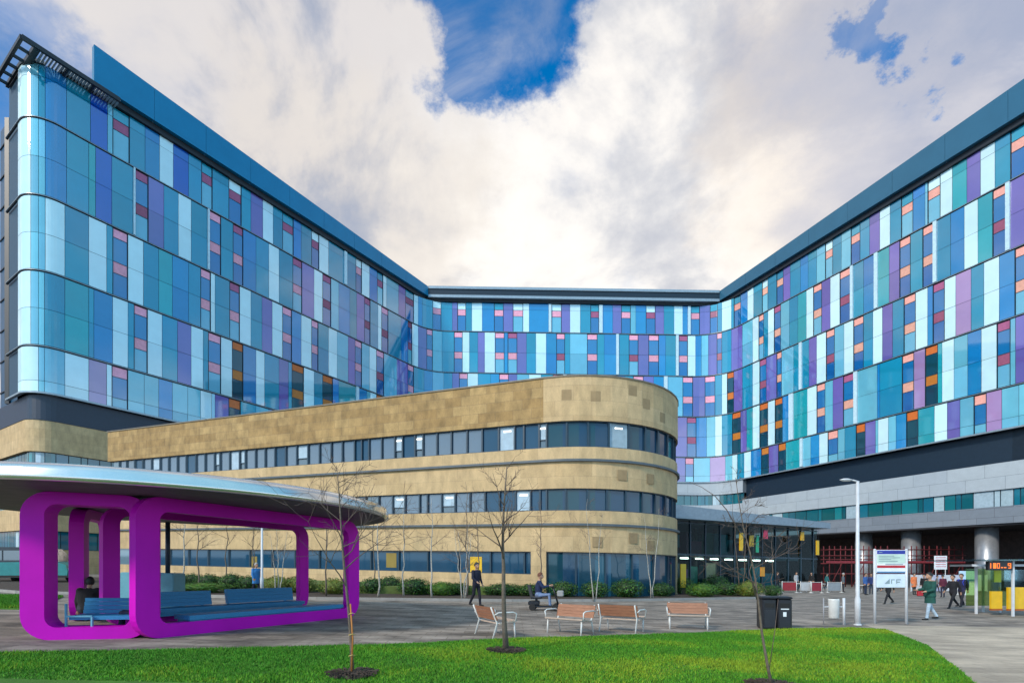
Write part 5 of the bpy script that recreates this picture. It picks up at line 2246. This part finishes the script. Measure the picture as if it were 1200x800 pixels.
person(at(1014, 44), math.radians(30), 'person in a mid blue jacket right of the lamp post', 'stand', top=(.03, .10, .30), leg=(.02, .03, .06), hair='brown', coat=.15, vox=.03)
person(at(1021, 46), math.radians(-40), 'person in a navy jacket by the cafe table near the sign', 'stand', top=(.012, .03, .12), leg=(.02, .03, .05), hair='black', coat=.15, vox=.03)
person(at(988, 50), math.radians(60), 'person in grey standing left of the lamp post', 'stand', top=(.12, .14, .16), leg=(.02, .02, .03), hair='grey', coat=.1, vox=.03)
person(at(911, 52), math.radians(70), 'person in dark clothes walking past the left red barrier', 'walk', top=(.02, .02, .03), leg=(.015, .02, .03), hair='brown', stride=.3, coat=.15, vox=.03)
person(at(933, 53), math.radians(20), 'person in a pale top behind the white cafe barrier', 'stand', top=(.35, .36, .38), leg=(.03, .04, .08), hair='brown', coat=.1, vox=.03)
person(at(951, 55), math.radians(-50), 'person in black standing between the cafe tables', 'stand', top=(.01, .01, .012), leg=(.02, .02, .02), hair='black', coat=.15, vox=.03)
person(at(969, 56), math.radians(80), 'person in a teal top walking by the second cafe table', 'walk', top=(.02, .14, .16), leg=(.02, .02, .03), hair='black', stride=.35, coat=.1, vox=.03)
person(at(1030, 54), math.radians(-80), 'person in light blue hidden partly by the sign post', 'walk', top=(.16, .26, .40), leg=(.03, .04, .07), hair='grey', stride=.3, coat=.1, vox=.03)
person(at(1098, 54.5), math.radians(60), 'person in a grey hooded top in front of the hoarding', 'walk', top=(.16, .15, .15), leg=(.02, .02, .03), hair='black', stride=.25, coat=.15, vox=.03)
# rucksack: worn by the walker
b = MB()
b.rbox(-.19, .19, .13, .36, 1.02, 1.50, .06)
b.rbox(-.14, .14, .345, .42, 1.06, 1.28, .03)
for s in (-1, 1):
    b.tube([(s * .12, .15, 1.46), (s * .13, -.02, 1.52), (s * .13, -.15, 1.36), (s * .14, -.05, 1.14), (s * .12, .14, 1.08)], .018, 6)
o = b.build('rucksack', [mat('bright_blue_nylon', (.02, .05, .55), .6)])
o.location = pb.location
o.rotation_euler = pb.rotation_euler
tag(o, 'bright blue rucksack on the back of a walker', 'rucksack')
# red shopping bag
b = MB()
b.rbox(-.2, .2, -.1, .1, .04, .52, .02)
b.tube([(-.1, 0, .5), (-.08, 0, .68), (.08, 0, .68), (.1, 0, .5)], .01, 6)
o = b.build('shopping_bag', [M['red']])
o.location = at(1078, 43)
tag(o, 'red bag between the orange coat and the person in black', 'bag')

# mobility scooter and rider
ysc = 20.9
loc = at(636, ysc)
rzs = math.radians(82)
t = thing('mobility_scooter', 'black mobility scooter carrying a rider across the paving', 'mobility scooter', loc, rzs)
b = MB()
b.rbox(-.27, .27, -.62, .50, .13, .20, .03)
b.rbox(-.24, .24, .12, .56, .20, .38, .04)
b.build('chassis', [M['blackp']], t)
b = MB()
b.rbox(-.24, .24, .02, .46, .45, .54, .04)
b.obox((0, .48, .76), (.23, 0, 0), (0, .05, 0), (0, .06, .24), 0)
b.tube([(0, .25, .35), (0, .25, .46)], .05, 8)
b.build('seat', [mat('grey_vinyl', (.03, .03, .035), .5)], t)
b = MB()
b.tube([(0, -.62, .2), (0, -.50, .6), (0, -.40, .92)], .035, 8)
b.tube([(-.27, -.34, .93), (0, -.42, .94), (.27, -.34, .93)], .018, 8)
b.build('tiller', [M['blackp']], t)
b = MB()
b.rbox(-.18, .18, -.82, -.57, .55, .78, .03)
b.build('basket', [mat('grey_basket', (.3, .3, .3), .6)], t)
for x, y in ((-.27, -.52), (.27, -.52), (-.28, .38), (.28, .38)):
    b = MB()
    v, f = [], []
    for (rr_, xx_) in ((.05, -.045), (.12, -.045), (.135, -.03), (.135, .03), (.12, .045), (.05, .045)):
        for k in range(16):
            a = 2 * math.pi * k / 16
            v.append((x + xx_, y + rr_ * math.cos(a), .135 + rr_ * math.sin(a)))
    for i in range(5):
        for k in range(16):
            f.append((i * 16 + k, i * 16 + (k + 1) % 16, (i + 1) * 16 + (k + 1) % 16, (i + 1) * 16 + k))
    f.append(tuple(range(16)))
    f.append(tuple(range(80, 96)))
    b.add(v, f, 0)
    b.build('wheel', [M['rubber']], t)
rid = person((loc[0] + math.cos(rzs + math.pi / 2) * .18, loc[1] + math.sin(rzs + math.pi / 2) * .18, 0.13), rzs, 'rider in a navy jacket and pale blue jeans sitting on the mobility scooter', 'sit',
             top=(.012, .022, .07), leg=(.16, .22, .36), hair='auburn', coat=.2, lean=.08, armL=((-.03, -.16, -.20), (.08, -.24, .06)), armR=((.03, -.16, -.20), (-.08, -.24, .06)), vox=.018)

# two people resting in the shelter
person((-11.05, 13.75, -0.12), math.radians(205), 'person in black with dark hair seated in the shelter seen from behind', 'sit', top=(.006, .006, .008), leg=(.02, .025, .04), hair='black', coat=.35, vox=.022, hairlong=True, lean=.35)
person((-8.25, 11.95, 0.0), math.radians(-62), 'person in navy trousers and black boots seated half hidden by the purple front post', 'sit', top=(.01, .012, .03), leg=(.012, .02, .05), shoe=(.3, .3, .3), hair='black',
       coat=.1, vox=.02)
# ------------------------------------------------------------------ the site falls a little to the right: seat everything on that slope
def subtree(o):
    out = [o]
    for c in kids(o):
        out += subtree(c)
    return out


seen = set()
for o in list(WORLD):
    tr = [q for q in subtree(o) if q.type == 'MESH']
    for q in tr:
        if q.data.name in seen:
            continue
        seen.add(q.data.name)
        me = q.data
        n = len(me.vertices)
        co = [0.0] * (3 * n)
        me.vertices.foreach_get('co', co)
        for i in range(n):
            co[3 * i + 2] -= SL * co[3 * i]
        me.vertices.foreach_set('co', co)
        me.update()
    if o.type == 'EMPTY':
        # put the empty at the thing's base
        xs, ys, zs = [], [], []
        for q in tr:
            for c in q.bound_box:
                xs.append(c[0]); ys.append(c[1]); zs.append(c[2])
        base = Vector(((min(xs) + max(xs)) / 2, (min(ys) + max(ys)) / 2, min(zs)))
        o.location = base
        for q in tr:
            q.data.transform(Matrix.Translation(-base))
names = set(o.name for o in WORLD)
for o in bpy.data.objects:
    if o.parent is None and o.name not in names and o.type in ('MESH', 'EMPTY'):
        o.location.z -= SL * o.location.x

# ------------------------------------------------------------------ camera
cam = bpy.data.cameras.new('camera')
cam.lens = 36.0 * FPX / 1200.0
cam.sensor_width = 36.0
cam.sensor_fit = 'HORIZONTAL'
cam.shift_y = (HY - 400.0) / 1200.0
cam.clip_start = 0.1
cam.clip_end = 4000
co = bpy.data.objects.new('camera', cam)
COL.objects.link(co)
co.location = (0, 0, E)
co.rotation_euler = (math.radians(90), 0, 0)
sc.camera = co

# ------------------------------------------------------------------ daylight
sun_dir = Vector((-0.62, -0.62, 0.62)).normalized()       # towards the sun
sl = bpy.data.lights.new('sun', 'SUN')
sl.energy = 2.5
sl.angle = math.radians(10)
sl.color = (1.0, 0.89, 0.75)
so = bpy.data.objects.new('sun', sl)
COL.objects.link(so)
so.rotation_euler = (-sun_dir).to_track_quat('-Z', 'Y').to_euler()
so.location = (0, 0, 120)

w = bpy.data.worlds.new('World')
sc.world = w
w.use_nodes = True
nt = w.node_tree
for n in list(nt.nodes):
    nt.nodes.remove(n)
lk = nt.links.new
out = nd(nt, 'ShaderNodeOutputWorld')
bg = nd(nt, 'ShaderNodeBackground')
bg.inputs['Strength'].default_value = 0.1
lk(bg.outputs[0], out.inputs['Surface'])
sky = nd(nt, 'ShaderNodeTexSky', sky_type='NISHITA')
sky.sun_disc = False
sky.sun_elevation = math.asin(sun_dir.z)
sky.sun_rotation = math.atan2(sun_dir.x, sun_dir.y)
sky.dust_density = 0.4
sky.ozone_density = 2.5
tc = nd(nt, 'ShaderNodeTexCoord')
D = nd(nt, 'ShaderNodeVectorMath', operation='NORMALIZE')
lk(tc.outputs['Generated'], D.inputs[0])
D = D.outputs[0]


def mth(op, a, b=None, c=None, clamp=False):
    n = nd(nt, 'ShaderNodeMath', operation=op)
    n.use_clamp = clamp
    for i, x in enumerate((a, b, c)):
        if x is None:
            continue
        if isinstance(x, (int, float)):
            n.inputs[i].default_value = x
        else:
            lk(x, n.inputs[i])
    return n.outputs[0]


def mrange(v, a, b, c=0.0, d=1.0, smooth=True):
    n = nd(nt, 'ShaderNodeMapRange')
    n.interpolation_type = 'SMOOTHSTEP' if smooth else 'LINEAR'
    lk(v, n.inputs['Value'])
    for k, x in (('From Min', a), ('From Max', b), ('To Min', c), ('To Max', d)):
        n.inputs[k].default_value = x
    return n.outputs['Result']


def mixc(f, a, b):
    n = nd(nt, 'ShaderNodeMix', data_type='RGBA')
    n.clamp_factor = True
    if isinstance(f, (int, float)):
        n.inputs[0].default_value = f
    else:
        lk(f, n.inputs[0])
    for i, x in ((6, a), (7, b)):
        if isinstance(x, tuple):
            n.inputs[i].default_value = (*x, 1)
        else:
            lk(x, n.inputs[i])
    return n.outputs[2]


sep = nd(nt, 'ShaderNodeSeparateXYZ')
lk(D, sep.inputs[0])
X, Y_, Z = sep.outputs
zc = mth('ADD', mth('MAXIMUM', Z, 0.0), 0.30)
cmb = nd(nt, 'ShaderNodeCombineXYZ')
lk(mth('DIVIDE', X, zc), cmb.inputs[0])
lk(mth('DIVIDE', Y_, zc), cmb.inputs[1])
UV = cmb.outputs[0]


def noise_tex(scale, detail, rough, off, dist=0.0):
    mp = nd(nt, 'ShaderNodeMapping')
    mp.inputs['Location'].default_value = off
    lk(UV, mp.inputs['Vector'])
    n = nd(nt, 'ShaderNodeTexNoise')
    n.inputs['Scale'].default_value = scale
    n.inputs['Detail'].default_value = detail
    n.inputs['Roughness'].default_value = rough
    n.inputs['Distortion'].default_value = dist
    lk(mp.outputs[0], n.inputs['Vector'])
    return n.outputs['Fac']


WN = nd(nt, 'ShaderNodeTexNoise')
WN.inputs['Scale'].default_value = 3.2
WN.inputs['Detail'].default_value = 9
WN.inputs['Roughness'].default_value = 0.62
lk(UV, WN.inputs['Vector'])
ws = nd(nt, 'ShaderNodeVectorMath', operation='SUBTRACT')
lk(WN.outputs['Color'], ws.inputs[0])
ws.inputs[1].default_value = (0.5, 0.5, 0.5)
wm = nd(nt, 'ShaderNodeVectorMath', operation='SCALE')
lk(ws.outputs[0], wm.inputs[0])
wm.inputs['Scale'].default_value = 0.55
wa = nd(nt, 'ShaderNodeVectorMath', operation='ADD')
lk(D, wa.inputs[0])
lk(wm.outputs[0], wa.inputs[1])
wn = nd(nt, 'ShaderNodeVectorMath', operation='NORMALIZE')
lk(wa.outputs[0], wn.inputs[0])
DW = wn.outputs[0]


def hole(px, py, r_in, r_out):
    d = Vector((R(px), 1.0, (hor(px) - py) / FPX)).normalized()
    n = nd(nt, 'ShaderNodeVectorMath', operation='DOT_PRODUCT')
    lk(DW, n.inputs[0])
    n.inputs[1].default_value = d
    return mrange(n.outputs['Value'], math.cos(math.radians(r_out)), math.cos(math.radians(r_in)))


n1 = noise_tex(1.9, 10, 0.60, (3.1, 1.7, 0), 0.25)
n2 = noise_tex(2.6, 10, 0.58, (7.3, 4.1, 2.0), 0.35)
n3 = noise_tex(6.5, 8, 0.6, (1.3, 9.1, 5.0), 0.2)
blue = hole(592, -75, 1.0, 10.0)
blue2 = hole(1015, 40, 0.2, 2.6)
blue3 = hole(-10, 90, 0.5, 8.0)
blue4 = hole(868, 95, 0.2, 3.5)
hsum = mth('ADD', mth('MULTIPLY', blue, 0.62), mth('MULTIPLY', blue2, 0.36))
hsum = mth('ADD', hsum, mth('MULTIPLY', blue3, 0.24))
hsum = mth('ADD', hsum, mth('MULTIPLY', blue4, 0.14))
rear = mth('MULTIPLY', mrange(Y_, 0.25, -0.35), mrange(Z, 0.14, 0.42))
hsum = mth('ADD', hsum, mth('MULTIPLY', rear, 0.62))
cov = mth('SUBTRACT', mth('ADD', mth('ADD', mth('MULTIPLY', n1, 0.85), 0.02), mth('MULTIPLY', n3, 0.20)), hsum)
cov = mth('ADD', cov, 0.17)
mask = mrange(cov, 0.25, 0.70)
wisp = mth('MULTIPLY', mrange(noise_tex(3.4, 9, 0.62, (5.2, 2.2, 8.0), 0.6), 0.42, 0.72), 0.5)
mask = mth('MAXIMUM', mask, wisp)
# cloud colours: grey-lavender bellies, cream lit tops, near white towards the low forward sky
sh = mth('ADD', mth('MULTIPLY', n2, 0.75), mth('MULTIPLY', n3, 0.25))
lit = mrange(sh, 0.45, 0.59)
ccol = mixc(lit, (2.4, 2.8, 3.8), (7.0, 6.5, 6.1))
glow = hole(690, 350, 2.0, 30.0)
glowf = mth('MULTIPLY', glow, mrange(sh, 0.35, 0.6, 0.35, 1.0))
ccol = mixc(glowf, ccol, (8.3, 8.0, 7.6))
cream = mth('MULTIPLY', hole(440, 235, 1.0, 13.0), 0.5)
ccol = mixc(cream, ccol, (7.2, 6.3, 5.2))
cream2 = mth('MULTIPLY', hole(940, 190, 1.0, 12.0), 0.45)
ccol = mixc(cream2, ccol, (7.2, 6.2, 5.2))
darkl = mth('MULTIPLY', hole(300, 60, 3.0, 24.0), mrange(n2, 0.60, 0.42, 0.25, 1.0))
ccol = mixc(darkl, ccol, (2.7, 3.2, 4.3))
greyr = mth('MULTIPLY', hole(1130, 90, 3.0, 15.0), 0.6)
ccol = mixc(greyr, ccol, (3.6, 4.0, 5.2))
lowrear = mth('MULTIPLY', mrange(Y_, 0.3, -0.3), mrange(Z, 0.46, 0.10))
ccol = mixc(lowrear, ccol, (9.5, 13.0, 16.0))
skyc = nd(nt, 'ShaderNodeHueSaturation')
skyc.inputs['Saturation'].default_value = 1.6
skyc.inputs['Value'].default_value = 1.65
lk(sky.outputs[0], skyc.inputs['Color'])
fin = mixc(mask, skyc.outputs['Color'], ccol)
fin = mixc(mth('MULTIPLY', rear, 0.55), fin, (3.6, 8.6, 11.5))
lk(fin, bg.inputs['Color'])

sc.view_settings.view_transform = 'Standard'
sc.view_settings.look = 'None'
sc.view_settings.exposure = 0.4
sc.view_settings.gamma = 1.0
sc.view_settings.use_curve_mapping = False
sc.cycles.use_denoising = True
sc.cycles.max_bounces = 8
sc.cycles.transparent_max_bounces = 12
sc.cycles.sample_clamp_indirect = 4.0
